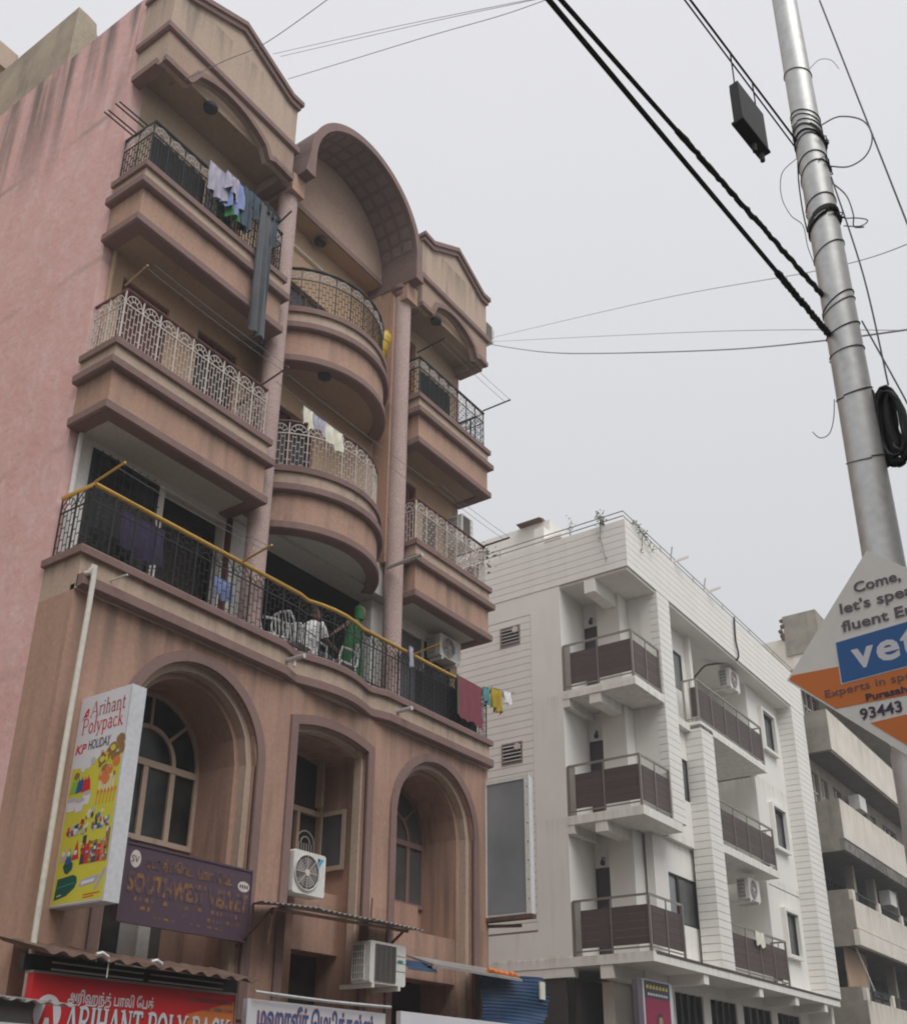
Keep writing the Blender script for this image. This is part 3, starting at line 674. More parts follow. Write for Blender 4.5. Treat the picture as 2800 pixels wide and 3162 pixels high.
# left lower doorway behind the purple sign
box(7.77, 8.5, 10.9, 11.0, 2.6, 4.7).build('doorway', 'dark_glass', B); box(8.5, 8.68, 10.55, 11.0, 2.6, 4.15).build('pilaster', 'wall_white', B)
box(8.68, 9.22, 11.0, 11.1, 2.6, 4.7).build('doorway', 'dark_room', B); box(9.22, 9.57, 10.55, 11.0, 2.6, 4.15).build('pilaster', 'brown_low', B)
box(13.0, 14.75, 11.0, 11.1, 2.6, 4.0).build('shop_opening', 'dark_room', B)
# ceiling lamps on the balconies
for x, yy, z in ((7.66, 10.22, 16.30), (11.05, 10.92, 16.61), (10.62, 10.16, 12.9), (13.78, 10.2, 16.30)):
    MB().lathe([(.03, z), (.10, z-.01), (.12, z-.05), (.11, z-.09), (.05, z-.12), (.012, z-.13)], (x, yy, 0), 20).build('ceiling_lamp', 'black_metal', B, smooth=True)
box(10.0, 10.05, YB-.03, YB, 15.2, 15.26); tl = MB().tube([(9.9, 11.06, 16.12), (11.3, 11.06, 16.12)], .02, 8).build('conduit_pipe', 'pvc', B)
MB().tube([(6.75, YB-.04, 9.7), (6.75, YB-.04, 7.75)], .035, 8).build('drain_pipe', 'wall_white', B)
MB().tube([(6.78, YB-.04, 12.85), (6.78, YB-.04, 10.9)], .03, 8).build('drain_pipe', 'ochre', B)

# --- railings
def panel_mesh(name, h, m, nb=5, fan=True, fan_only=False):
    mb = MB(); r_ = .0062
    if h == .862: nb = 4; r_ = .0052
    if not fan_only:
        mb.bar((0.012, 0, 0), (0.012, 0, h), .011); mb.bar((.988, 0, 0), (.988, 0, h), .011)
        mb.bar((0, 0, .03), (1, 0, .03), .010); mb.bar((0, 0, h*.76), (1, 0, h*.76), .008)
        for i in range(1, nb):
            x = i/nb; mb.bar((x, 0, .03), (x, 0, h*.76), r_)
        for i in range(nb):
            z = .03+(.05 if i % 2 else .13)
            while z < h*.74:
                mb.bar((i/nb, 0, z), ((i+1)/nb, 0, z), r_*.8); z += .17
    if fan or fan_only:
        z0 = h*.76; hh = h*.22
        mb.tube([(.5+.22*math.cos(R(a)), -.003, z0+hh*.5*math.sin(R(a))) for a in range(0, 181, 20)], r_, 4)
        mb.tube([(.5+.46*math.cos(R(a)), -.003, z0+hh*.95*math.sin(R(a))) for a in range(0, 181, 20)], r_, 4)
        for a in (25, 60, 90, 120, 155): mb.bar((.5+.22*math.cos(R(a)), -.003, z0+hh*.5*math.sin(R(a))), (.5+.46*math.cos(R(a)), -.003, z0+hh*.95*math.sin(R(a))), r_)
    me = bpy.data.meshes.new(name); me.from_pydata(mb.v, [], mb.f); me.materials.append(M[m]); return me
PM = {}
def railing(path, z, h, barm, fanm, railm, railr, parent=B, pw=.30, postm=None):
    for k, a in ((('p', h, barm, barm == fanm), lambda: panel_mesh('railing_panel', h, barm, fan=(barm == fanm))), (('f', h, fanm), lambda: panel_mesh('fan_ornament', h, fanm, fan_only=True))):
        if k not in PM: PM[k] = a()
    hr = MB().tube([(p[0], p[1], z+h+railr*.6) for p in path], railr, 8)
    o = hr.build('balcony_railing', railm, parent, smooth=True)
    for a, b in zip(path, path[1:]):
        d = Vector((b[0]-a[0], b[1]-a[1], 0)); n = max(1, round(d.length/pw)); 
        for i in range(n):
            p = Vector((a[0], a[1], z)) + d*(i/n); wd = d.length/n
            mt = Matrix.Translation(p) @ Matrix.Rotation(math.atan2(d.y, d.x), 4, 'Z') @ Matrix.Diagonal((wd, 1, 1, 1))
            q = link(PM['p', h, barm, barm == fanm], 'railing_panel', o); q.matrix_world = mt
            if barm != fanm: q = link(PM['f', h, fanm], 'fan_ornament', o); q.matrix_world = mt
    return o
def tp_(x, d=.05): return [(x[0]+d, YB-.02), (x[0]+d, 10.06+d), (x[1]-d, 10.06+d), (x[1]-d, YB-.02)]
ap = [(CX+1.52*math.sin(R(a)), 11.42-1.52*math.cos(R(a))) for a in [-58+i*11.6 for i in range(11)]]
railing(tp_(TL), 13.99, .88, 'black_metal', 'silver_paint', 'black_metal', .028)
railing(tp_(TR), 13.99, .88, 'black_metal', 'silver_paint', 'black_metal', .028)
railing(ap, 13.99, .88, 'black_metal', 'silver_paint', 'black_metal', .028, pw=.4)
railing(tp_(TL), 10.84, .86, 'cream_paint', 'cream_paint', 'maroon', .026)
railing(tp_(TR), 10.84, .86, 'cream_paint', 'cream_paint', 'maroon', .026)
railing(ap, 10.84, .86, 'cream_paint', 'cream_paint', 'maroon', .026, pw=.4)
gp = [(XL+.03, YB-.08), (XL+.03, 10.08), (10.33, 10.08)] + [(x, bulge(x)+.02) for x in (10.55, 10.8, 11.05, 11.3, 11.55, 11.8)] + [(12.1, 10.10), (15.36, 10.08), (15.36, YB-.08)]
railing(gp, 7.74, .862, 'black_metal', 'black_metal', 'gold', .033, pw=.33)

# ================================================================== white apartment building
W = thing('white_apartment_building', 'white apartment building with grooved boarding and dark slatted corner balconies', 'building')
WX, WY = 21.70, 10.0
def boards(parent, z0, z1, mk, step=.1925, m='white_board'):
    """stack of identical boards with recessed joints; mk(mb, h) draws one board of height h at z=0"""
    n = max(1, round((z1-z0)/step)); st = (z1-z0)/n
    mb = MB(); mk(mb, st-.014); me = None
    for i in range(n):
        if me is None:
            o = mb.build('board', m, parent); me = o.data
        else: o = link(me, 'board', parent)
        o.location.z = z0+i*st+.007
# shell walls
sw = MB(); sw.box(WX+.03, WX+.25, 11.97, 30, 4.32, 14.05)
so = sw.build('side_wall', 'white_paint', W)
MB().box(WX+.012, WX+.03, 11.97, 12.85, 4.32, 14.05).box(WX+.012, WX+.03, 12.85, 30, 13.46, 14.05).box(WX+.012, WX+.03, 12.85, 30, 4.32, 5.36).build('plain_wall', 'white_paint', so)
boards(so, 5.40, 13.44, lambda mb, h: mb.box(WX+.008, WX+.032, 12.86, 18.0, 0, h))
box(WX+.025, WX+.028, 12.85, 18.0, 5.36, 13.46).build('joint_backing', 'joint', so)
fo = MB().box(WX+.03, 35.2, WY+.03, WY+.25, 14.05, 15.38).box(WX+.03, WX+.25, WY+.25, 24, 14.05, 15.38).build('fascia', 'white_paint', W)
boards(fo, 14.05, 15.40, lambda mb, h: mb.prism([(35.2, WY), (WX, WY), (WX, 18.0), (WX+.032, 18.0), (WX+.032, WY+.032), (35.2, WY+.032)], 'z', 0, h))
MB().box(WX+.025, WX+.029, WY+.03, 18, 14.05, 15.39).box(WX+.03, 35.2, WY+.025, WY+.029, 14.05, 15.39).build('joint_backing', 'joint', fo)
box(WX+.05, 35.2, WY+.05, 24, 13.98, 14.06).build('soffit', 'white_paint', W)
box(WX+.25, 35.2, WY+.25, 24, 15.0, 15.2).build('roof_slab', 'roof_grime', W)
for x0, x1, y0, y1, z0, z1 in ((23.0, 35.0, 12.6, 24, 0, 14.0), (34.9, 35.15, 10.3, 24, 0, 14.0), (21.9, 35.1, 23.8, 24, 0, 14.0)): box(x0, x1, y0, y1, z0, z1).build('inner_wall', 'white_paint', W)
# corner balconies
box(WX+.25, 23.02, 11.97, 12.2, 4.74, 14.0).build('wall', 'white_paint', W)
for zf in (11.10, 7.94, 4.74):
    top = zf+2.93 if zf > 5 else 7.72
    wall_ = MB(); wall_.box(23.0, 23.2, 11.56, 12.6, zf+2.2, top).box(23.0, 23.2, 11.97, 12.6, zf, zf+2.2).box(22.86, 23.9, 10.87, 11.52, zf+.002, top)
    wall_.build('wall', 'white_paint', W)
    d = box(23.05, 23.1, 11.50, 12.0, zf, zf+2.2).build('door', 'dark_door', W)
    MB().box(23.02, 23.05, 11.52, 11.56, zf, zf+2.2).box(23.02, 23.05, 11.94, 11.97, zf, zf+2.2).box(23.02, 23.05, 11.56, 11.94, zf+2.16, zf+2.2).build('frame', 'dark_door', d)
    MB().tube([(23.0, 11.72, zf+2.42), (22.9, 11.72, zf+2.42), (22.9, 11.72, zf+2.36)], .018, 6).lathe([(.045, zf+2.24), (.06, zf+2.30), (.03, zf+2.37)], (22.9, 11.72, 0), 12).build('wall_lamp', 'black_metal', W)
for zf, xr in ((11.10, 23.33), (7.94, 23.85)):
    s = MB().prism([(WX, 11.97), (WX, WY), (xr, WY), (xr, 10.8), (23.4, 11.97)], 'z', zf-.21, zf).build('balcony_slab', 'white_paint', W)
    MB().box(WX+.02, 23.0, 10.95, 11.25, zf-.46, zf-.21).build('beam', 'white_paint', s)
    MB().box(WX+.01, 23.0, 11.80, 11.97, zf-.42, zf-.21).build('beam', 'white_paint', s)
MB().box(WX+.02, 23.0, 10.95, 11.25, 13.62, 13.98).build('beam', 'white_paint', W)
# long first-floor slab with beams
s = MB().prism([(WX, 14.5), (WX, WY), (34.95, WY), (34.95, 12.6), (23.0, 12.6), (23.0, 14.5)], 'z', 4.53, 4.74).build('balcony_slab', 'white_paint', W)
for x in (24.6, 28.2, 31.0, 33.6): MB().box(x-.14, x+.14, WY+.04, 12.5, 4.30, 4.53).build('beam', 'white_paint', s)
MB().box(WX+.02, 24.4, 11.0, 11.3, 4.24, 4.53).build('beam', 'white_paint', s)
MB().box(WX+.02, WX+.28, WY+.3, 11.0, 4.26, 4.53).build('beam', 'white_paint', s) if False else None
box(WX+.15, 34.9, WY-.012, WY+.02, 4.70, 4.762).build('drip_edge', 'plank', s)
# ground storey
MB().box(22.35, 23.25, 11.32, 11.6, 0, 4.24).build('pillar', 'white_paint', W)
wall_open(23.25, 34.9, 0, 4.525, 10.95, 11.15, [flat_open(a_, b_, 0, 4.22) for a_, b_ in ((24.8, 26.5), (26.95, 28.75), (29.2, 31.4), (31.9, 33.9))]).build('shop_wall', 'white_paint', W)
for a_, b_ in ((24.8, 26.5), (26.95, 28.75), (29.2, 31.4), (31.9, 33.9)):
    o = box(a_, b_, 11.06, 11.10, 0, 4.22).build('shop_window', 'dark_glass', W)
    for k in range(5): box(a_+(b_-a_-.05)*k/4, a_+(b_-a_-.05)*k/4+.05, 11.0, 11.06, 0, 4.22).build('frame', 'black_metal', o)
box(22.0, 23.25, 12.0, 12.1, 0, 4.3).build('rolling_shutter', 'dark_room', W); box(WX+.05, WX+.12, 12.2, 24, 0, 4.3).build('rolling_shutter', 'dark_room', W)
# slatted balcony railings
def slat_rail(path, zf, h=1.22, closed_ends=True, posts=None, gap=.17):
    mb = MB()
    mb.tube([(p[0], p[1], zf+h) for p in path], .024, 4)
    o = mb.build('balcony_railing', 'steel', W); MB().tube([(p[0], p[1], zf+.10) for p in path], .016, 4).build('lower_rail', 'steel', o)
    for si, (a, b) in enumerate(zip(path, path[1:])):
        d = Vector((b[0]-a[0], b[1]-a[1], 0)); L_ = d.length; n = max(2, round(L_/1.0)); u = d.normalized(); nrm = Vector((u.y, -u.x, 0))
        for i in range(1 if si else 0, n+1):
            p = Vector((a[0], a[1], 0))+d*(i/n)
            wdt = .05 if i in (0, n) else .024
            MB().tube([p+Vector((0, 0, zf)), p+Vector((0, 0, zf+h))], wdt*.5, 4).build('post', 'steel', o)
        hb = .168
        me = None
        for k in range(5):
            if me is None:
                q = MB(); p0 = Vector((a[0], a[1], 0))-nrm*.03+u*.16; p1 = Vector((b[0], b[1], 0))-nrm*.03-u*.04; e = nrm*.012
                q.add([p0+e, p1+e, p1-e, p0-e]+[v+Vector((0, 0, hb-.005)) for v in (p0+e, p1+e, p1-e, p0-e)], [(0,3,2,1),(4,5,6,7),(0,1,5,4),(1,2,6,5),(2,3,7,6),(3,0,4,7)])
                ob = q.build('slat', 'plank', o); me = ob.data
            else: ob = link(me, 'slat', o)
            ob.location.z = zf+gap+k*hb
    return o
for zf, xr in ((11.10, 23.28), (7.94, 23.34), (4.74, 23.5)):
    r_ = slat_rail([(WX+.04, 11.93), (WX+.04, WY+.05), (xr, WY+.05)], zf)
    for k in range(5): MB().tube([(WX+.03, 11.93-k*.045, zf), (WX+.03, 11.93-k*.045, zf+1.2)], .012, 4).build('post', 'steel', r_)
# pilasters with boarding round two faces
def pilaster(x0, x1, yb, z0, z1):
    o = MB().box(x0+.03, x1, WY+.03, yb, z0, z1).build('pilaster', 'white_paint', W)
    MB().box(x0+.026, x0+.029, WY+.03, yb-.01, z0, z1).box(x0+.03, x1-.01, WY+.026, WY+.029, z0, z1).build('joint_backing', 'joint', o)
    boards(o, z0, z1, lambda mb, h: mb.prism([(x1, WY), (x0, WY), (x0, yb), (x0+.032, yb), (x0+.032, WY+.032), (x1, WY+.032)], 'z', 0, h))
    return o
pilaster(23.36, 24.12, 10.24, 7.95, 14.03); box(23.365, 24.10, 10.24, 10.86, 7.95, 13.975).build('wall', 'white_paint', W)
pilaster(25.60, 26.42, 10.50, 4.765, 11.02)
pilaster(33.80, 35.12, 10.53, 4.765, 14.03)
# front walls between the pilasters
def fwall(x0, x1, z0, z1, y, opens): return wall_open(x0, x1, z0, z1, y, y+.2, opens).build('wall', 'white_paint', W)
fwall(24.0, 26.5, 11.1, 13.985, 10.62, [flat_open(25.55, 26.2, 12.18, 13.32)])
fwall(24.0, 26.41, 7.73, 11.06, 10.47, [flat_open(25.1, 25.6, 8.92, 10.05)])
fwall(23.37, 26.41, 4.75, 7.73, 10.60, [flat_open(24.15, 25.85, 5.74, 6.92)])
for x0, x1, z0, z1, y, n in ((25.55, 26.2, 12.18, 13.32, 10.64, 1), (25.1, 25.6, 8.92, 10.05, 10.49, 1), (24.15, 25.85, 5.74, 6.92, 10.62, 2)):
    f = MB().box(x0, x0+.05, y, y+.06, z0, z1).box(x1-.05, x1, y, y+.06, z0, z1).box(x0+.05, x1-.05, y, y+.06, z1-.05, z1).box(x0+.05, x1-.05, y, y+.06, z0, z0+.05)
    o = f.build('window', 'black_metal', W)
    if n == 2:
        box(x0+.5, x0+.62, y-.01, y+.05, z0+.05, z1-.05).build('frame', 'black_metal', o); box(x0+.04, x0+.5, y+.04, y+.05, z0+.03, z1-.03).build('pane', 'billboard', o); box(x0+.62, x1-.04, y+.02, y+.03, z0+.03, z1-.03).build('pane', 'grey_glass', o)
    else: box(x0+.04, x1-.04, y+.02, y+.03, z0+.03, z1-.03).build('pane', 'grey_glass', o)
for zf in (11.10, 7.94, 4.74):
    top = zf+2.93 if zf > 11 else (10.95 if zf > 7 else 7.80)
    # balcony recess: side wall, back wall, door
    box(26.42, 26.6, 10.47, 11.7, zf, top).build('wall', 'white_paint', W)
    wall_open(26.6, 30.9, zf, top, 11.7, 11.9, [flat_open(27.0, 27.85, zf, zf+2.1)]).build('wall', 'white_paint', W)
    d = box(27.0, 27.85, 11.76, 11.8, zf, zf+2.1).build('door', 'dark_door' if zf < 5 else 'grey_glass', W)
    MB().box(27.0, 27.1, 11.70, 11.76, zf, zf+2.1).box(27.75, 27.85, 11.70, 11.76, zf, zf+2.1).box(27.1, 27.75, 11.70, 11.76, zf+2.0, zf+2.1).build('frame', 'wood_orange' if zf > 5 else 'dark_door', d)
    box(30.9, 31.1, 10.5, 11.7, zf, top).build('wall', 'white_paint', W)
    wall_open(31.1, 33.82, zf-.2, (zf+2.96 if zf < 11 else top), 10.5, 10.7, [flat_open(31.97, 33.03, zf+1.08, zf+2.32)]).build('wall', 'white_paint', W)
    # boxed window
    f = MB().box(31.85, 31.97, 10.36, 10.5, zf+.98, zf+2.42).box(33.03, 33.15, 10.36, 10.5, zf+.98, zf+2.42).box(31.97, 33.03, 10.36, 10.5, zf+2.32, zf+2.42).box(31.97, 33.03, 10.36, 10.5, zf+.98, zf+1.08)
    o = f.build('window_box', 'white_paint', W)
    box(31.97, 33.03, 10.52, 10.56, zf+1.08, zf+2.32).build('pane', 'grey_glass', o)
    MB().box(31.972, 32.02, 10.47, 10.52, zf+1.082, zf+2.318).box(32.98, 33.028, 10.47, 10.52, zf+1.082, zf+2.318).box(32.02, 32.98, 10.47, 10.52, zf+2.27, zf+2.318).build('frame', 'black_metal', o)
    if zf > 5:
        box(25.6 if zf > 11 else 26.42, 30.62, WY, 11.8, zf-.20, zf).build('balcony_slab', 'white_paint', W)
    if zf > 11: slat_rail([(25.66, 10.44), (25.66, WY+.05), (30.55, WY+.05), (30.55, 10.45)], zf)
    else: slat_rail([(26.46, WY+.05), (30.55, WY+.05), (30.55, 10.45)], zf)
box(24.12, 25.6, 10.3, 11.7, 10.85, 11.05).build('floor_slab', 'white_paint', W)
# louvred bathroom vents
for z0 in (12.71, 9.50):
    y0, y1, z1 = 13.17, 13.78, z0+.55
    f = MB().box(WX-.01, WX+.03, y0, y0+.04, z0, z1).box(WX-.01, WX+.03, y1-.04, y1, z0, z1).box(WX-.01, WX+.03, y0+.04, y1-.04, z0, z0+.04).box(WX-.01, WX+.03, y0+.04, y1-.04, z1-.04, z1)
    o = f.build('vent_window', 'steel', W); box(WX+.002, WX+.006, y0+.03, y1-.03, z0+.03, z1-.03).build('backing', 'dark_room', o)
    for k in range(5):
        zz = z0+.06+k*.095
        MB().add([(WX+.004, y0+.04, zz+.03), (WX-.03, y0+.04, zz), (WX-.03, y1-.04, zz), (WX+.004, y1-.04, zz+.03), (WX+.004, y0+.04, zz+.037), (WX-.03, y0+.04, zz+.007), (WX-.03, y1-.04, zz+.007), (WX+.004, y1-.04, zz+.037)], [(0,3,2,1),(4,5,6,7),(0,1,5,4),(1,2,6,5),(2,3,7,6),(3,0,4,7)]).build('slat', 'silver_paint', o)
    MB().lathe([(.085, -.04), (.085, -.01), (.06, 0)], (WX, y0+.14, z1-.13), 16, 'x').build('exhaust_fan', 'cream_paint', o)
# roof railing and roof room
rr = MB(); pr = [(WX+.06, 24), (WX+.06, WY+.06), (35.1, WY+.06)]
for z in (15.67, 15.53): rr.tube([(p[0], p[1], z) for p in pr], .016, 6)
rro = rr.build('roof_railing', 'steel', W)
for y in (11.6, 13.8, 16, 18.5): MB().tube([(WX+.06, y, 15.38), (WX+.06, y, 15.67)], .012, 6).build('post', 'steel', rro)
for x in (24, 26.2, 28.4, 30.6, 32.8): MB().tube([(x, WY+.06, 15.38), (x, WY+.06, 15.67)], .012, 6).build('post', 'steel', rro)
rb = MB().box(23.7, 27.5, 13.3, 22, 15.2, 17.42).build('roof_room', 'white_paint', W)
MB().box(23.35, 23.7, 13.3, 13.62, 16.2, 17.02).box(23.35, 26, 12.75, 13.3, 16.5, 16.62).build('window_hood', 'white_paint', rb); MB().box(23.68, 23.69, 13.3, 14.2, 15.3, 16.2).build('window', 'grey_glass', rb)
MB().prism([(23.7, 17.42), (23.45, 17.45), (23.7, 17.52), (24.0, 17.46)], 'y', 13.5, 14.3).build('roof_sheet', 'rust', rb)
for x, z in ((24.6, 15.42), (26.9, 15.42)):
    MB().tube([(x, WY+.05, z), (x-.15, WY-.10, z+.38)], .02, 6).tube([(x+.02, WY+.05, z), (x+.5, WY-.28, z+.30)], .03, 4).build('flood_lamp', 'cream_paint', W)

# AC units -------------------------------------------------------------
def ac_unit(label, x0, x1, y0, y1, z0, z1, side_grille=True, fan='round', logo=None, group=None, brackets=True, fanx=.40, fr=.40):
    t = thing('air_conditioner', label, 'air conditioner', group, ((x0+x1)/2, (y0+y1)/2, z0)); t_loc = t.location.copy()
    def part(mb, nm, m, smooth=False):
        mb.v = [(a-t_loc.x, b-t_loc.y, c-t_loc.z) for a, b, c in mb.v]; return mb.build(nm, m, t, smooth)
    e = .025
    part(MB().prism([(x0+e, z0), (x1-e, z0), (x1, z0+e), (x1, z1-e), (x1-e, z1), (x0+e, z1), (x0, z1-e), (x0, z0+e)], 'y', y0, y1), 'body', 'ac_white')
    w_, h_ = x1-x0, z1-z0
    if fan == 'round':
        cx, cz, r_ = x0+w_*fanx, (z0+z1)/2, h_*fr
        part(MB().lathe([(r_, y0-.012), (r_, y0-.002)], (cx, 0, cz), 32, 'y'), 'fan_opening', 'ac_dark')
        g = MB(); g.tube([(cx+r_*1.03*math.cos(R(a)), y0-.016, cz+r_*1.03*math.sin(R(a))) for a in range(0, 360, 12)], .012, 6, closed=True)
        for q in (.35, .5, .65, .8): g.tube([(cx+r_*q*math.cos(R(a)), y0-.018, cz+r_*q*math.sin(R(a))) for a in range(0, 360, 15)], .0022, 4, closed=True)
        for a in range(0, 360, 45): g.bar((cx, y0-.019, cz), (cx+r_*math.cos(R(a)), y0-.019, cz+r_*math.sin(R(a))), .0035)
        part(g, 'fan_guard', 'silver_paint')
        part(MB().lathe([(r_*.2, y0-.028), (r_*.2, y0-.014)], (cx, 0, cz), 20, 'y'), 'fan_hub', 'cream_paint')
        b = MB()
        for k in range(5):
            a = k*72; b.add([(cx+r_*.18*math.cos(R(a)), y0-.014, cz+r_*.18*math.sin(R(a))), (cx+r_*.92*math.cos(R(a-8)), y0-.0135, cz+r_*.92*math.sin(R(a-8))), (cx+r_*.92*math.cos(R(a+34)), y0-.0145, cz+r_*.92*math.sin(R(a+34))), (cx+r_*.18*math.cos(R(a+50)), y0-.0145, cz+r_*.18*math.sin(R(a+50)))], [(0, 1, 2, 3)])
        part(b, 'fan_blade', 'steel')
    else:
        gx0, gx1 = x0+w_*.13, x0+w_*.70
        part(MB().box(gx0, gx1, y0-.006, y0-.001, z0+h_*.06, z1-h_*.07), 'coil_face', 'ac_dark')
        g = MB(); n = 26
        for i in range(n+1): z = z0+h_*.06+h_*.87*i/n; g.bar((gx0, y0-.012, z), (gx1, y0-.012, z), .003)
        for i in range(5): x = gx0+(gx1-gx0)*i/4; g.bar((x, y0-.013, z0+h_*.06), (x, y0-.013, z1-h_*.07), .003)
        part(g, 'front_grille', 'steel')
        for q in (.35, .55, .72): part(MB().box(x0+w_*.72, x1-.01, y0-.004, y0-.001, z0+h_*q, z0+h_*q+.006), 'seam', 'ac_dark')
    if side_grille:
        g = MB(); part(MB().box(x0-.004, x0-.001, y0+.10, y1-.03, z0+.05, z1-.05), 'side_coil', 'ac_dark')
        for i in range(6): y = y0+.10+(y1-y0-.13)*i/5; g.bar((x0-.012, y, z0+.04), (x0-.012, y, z1-.04), .006)
        for i in range(6): z = z0+.05+(z1-z0-.1)*i/5; g.bar((x0-.013, y0+.10, z), (x0-.013, y1-.03, z), .006)
        part(g, 'side_grille', 'ac_white')
    if logo == 'tri':
        f = ((x1-w_*.24, z1-h_*.11), )
        bx, bz = x1-w_*.26, z1-h_*.10
        part(MB().prism([(bx, bz), (bx+.055, bz), (bx, bz-.085)], 'y', y0-.003, y0-.001), 'logo', 'p_ink')
        part(MB().prism([(bx+.062, bz), (bx+.125, bz), (bx+.01, bz-.165), (bx, bz-.10)], 'y', y0-.003, y0-.001), 'logo', 'p_sky')
    if logo == 'green':
        part(MB().prism(ell(x1-w_*.16, z0+h_*.60, w_*.09, h_*.035, 16), 'y', y0-.003, y0-.001), 'logo', 'p_teal')
    if brackets:
        part(MB().box(x0+.06, x0+.11, y0, y1+.25, z0-.06, z0-.002), 'bracket', 'ac_white'); part(MB().box(x1-.16, x1-.11, y0, y1+.25, z0-.06, z0-.002), 'bracket', 'ac_white')
    return t
ac_unit('white air conditioner with round fan on the sill of the tall middle window', 10.52, 11.16, 10.02, 10.28, 4.26, 4.84, side_grille=False, logo='tri', brackets=False)
ac_unit('white air conditioner with square grille bracketed above the shop signs', 11.70, 12.50, 9.6, 9.93, 3.18, 3.74, fan='square', logo='green')
ac_unit('air conditioner hung high in the top recess of the white building', 29.0, 29.8, 10.28, 10.62, 13.25, 13.86)
ac_unit('air conditioner on the lowest white balcony, above a draped yellow cloth', 28.75, 29.6, 10.28, 10.62, 6.92, 7.52)
ac_unit('air conditioner tucked under the second balcony slab beside the dark window grille', 14.42, 15.08, 10.46, 10.76, 9.18, 9.62, side_grille=True)
ac_unit('boxy air conditioner behind the cream railing of the right balcony', 14.92, 15.32, 10.34, 10.7, 11.70, 12.36, fan='square', brackets=False)
ac_unit('small grey box fixed to the right corner under the roof', 15.44, 15.80, 10.10, 10.36, 16.98, 17.40, fan='square', brackets=False)

# ================================================================== concrete building at the right
G = thing('concrete_building', 'old concrete building with long stained balcony parapets beyond the white building', 'building')
GX, GY = 36.25, 9.5
def gpar(z0, z1, front='concrete_cream', x1=62): 
    o = MB().box(GX+.0, GX+.15, GY+.02, 14, z0, z1).build('parapet_end', 'concrete', G)
    MB().box(GX+.006, x1, GY, GY+.14, z0+.004, z1-.004).build('parapet_front', front, o)
    return o
gpar(13.08, 14.56, x1=45.6); gpar(9.98, 11.34)
MB().box(GX+.004, 62, GY+.03, GY+.16, 9.58, 9.98).build('stained_band', 'concrete_stain', G); MB().box(GX+.0, GX+.15, GY+.17, 14, 9.58, 9.98).build('parapet_end', 'concrete', G)
gpar(7.05, 7.95); MB().box(GX-.03, 62, GY-.04, GY+.14, 6.50, 7.0).build('parapet_front', 'concrete_cream', G); MB().box(GX-.02, GX+.12, GY+.14, 14, 6.5, 8.30).build('parapet_end', 'concrete', G)
gpar(3.6, 4.82); MB().box(GX-.02, GX+.12, GY+.14, 14, 3.4, 5.24).build('parapet_end', 'concrete', G)
for z in (13.08, 9.60, 6.52, 3.5): MB().box(GX+.15, 62, GY+.16, 14, z, z+.16).build('floor_slab', 'concrete_shaded', G)
for zb, zt in ((7.95, 8.28), (4.82, 5.20)):
    for i in range(8):
        x = GX+.02+i*3.1; MB().box(x, x+.30, GY+.005, GY+.13, zb, zt).build('parapet_post', 'concrete_cream', G)
        o = MB().bar((x+.3, GY+.07, zt-.03), (x+3.1, GY+.07, zt-.03), .02)
        for k in range(16): o.bar((x+.3+k*.175, GY+.07, zb), (x+.3+k*.175, GY+.07, zt-.03), .010)
        o.build('grille', 'black_metal', G)
for zf, yw, ops, wm_ in ((10.0, 10.45, [(36.75, 37.5), (37.85, 38.6), (39.2, 40.3), (41.6, 43.6), (44.2, 45.0), (46.0, 48.2)], 'concrete'), (6.9, 11.3, [(36.6, 39.2), (39.6, 43.2), (43.7, 47)], 'concrete_shaded'), (3.7, 11.3, [(39.2, 42.4), (43, 47)], 'concrete_shaded'), (13.3, 10.45, [(37, 39), (40, 43)], 'concrete')):
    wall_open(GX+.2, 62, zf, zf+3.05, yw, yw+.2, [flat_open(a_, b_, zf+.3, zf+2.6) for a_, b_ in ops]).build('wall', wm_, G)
    for a_, b_ in ops:
        o = box(a_, b_, yw+.12, yw+.15, zf+.3, zf+2.6).build('window', 'dark_glass', G)
        for k in range(1, 3): box(a_+(b_-a_)*k/3-.03, a_+(b_-a_)*k/3+.03, yw+.08, yw+.12, zf+.3, zf+2.6).build('frame', 'concrete_cream' if zf > 9 else 'black_metal', o)
        box(a_, b_, yw+.08, yw+.12, zf+1.9, zf+1.96).build('frame', 'concrete_cream' if zf > 9 else 'black_metal', o)
for x_, z0_, z1_ in ((38.9, 6.7, 9.6), (41.6, 6.7, 9.6), (44.8, 6.7, 9.6), (38.8, 3.7, 6.5), (42.6, 3.7, 6.5)): box(x_, x_+.28, 10.1, 10.4, z0_, z1_).build('pillar', 'concrete', G)
for x_, z_ in ((40.6, 12.0), (43.0, 8.8)): MB().box(x_, x_+.9, 9.9, 10.3, z_, z_+.55).build('window_air_conditioner', 'ac_white', G)
box(GX+.2, 62, 13.8, 14, 0, 16).build('rear_wall', 'dark_room', G)
box(GX+.3, 62, GY+.2, 14, 16.0, 16.2).build('roof_slab', 'concrete', G)
MB().box(36.45, 38.6, 10.05, 10.10, 5.0, 6.5).build('bamboo_blind', 'ochre', G)
MB().bar((36.9, GY+.3, 6.5), (38.3, GY+.25, 5.15), .02).build('pipe', 'wall_white', G)
# roof tank
tk = thing('roof_tank', 'weathered concrete water tank standing on a roof behind the hanging advertisement', 'water tank')
MB().box(40.0, 43.5, 10.37, 11.72, 18.4, 20.16).build('tank', 'concrete', tk)

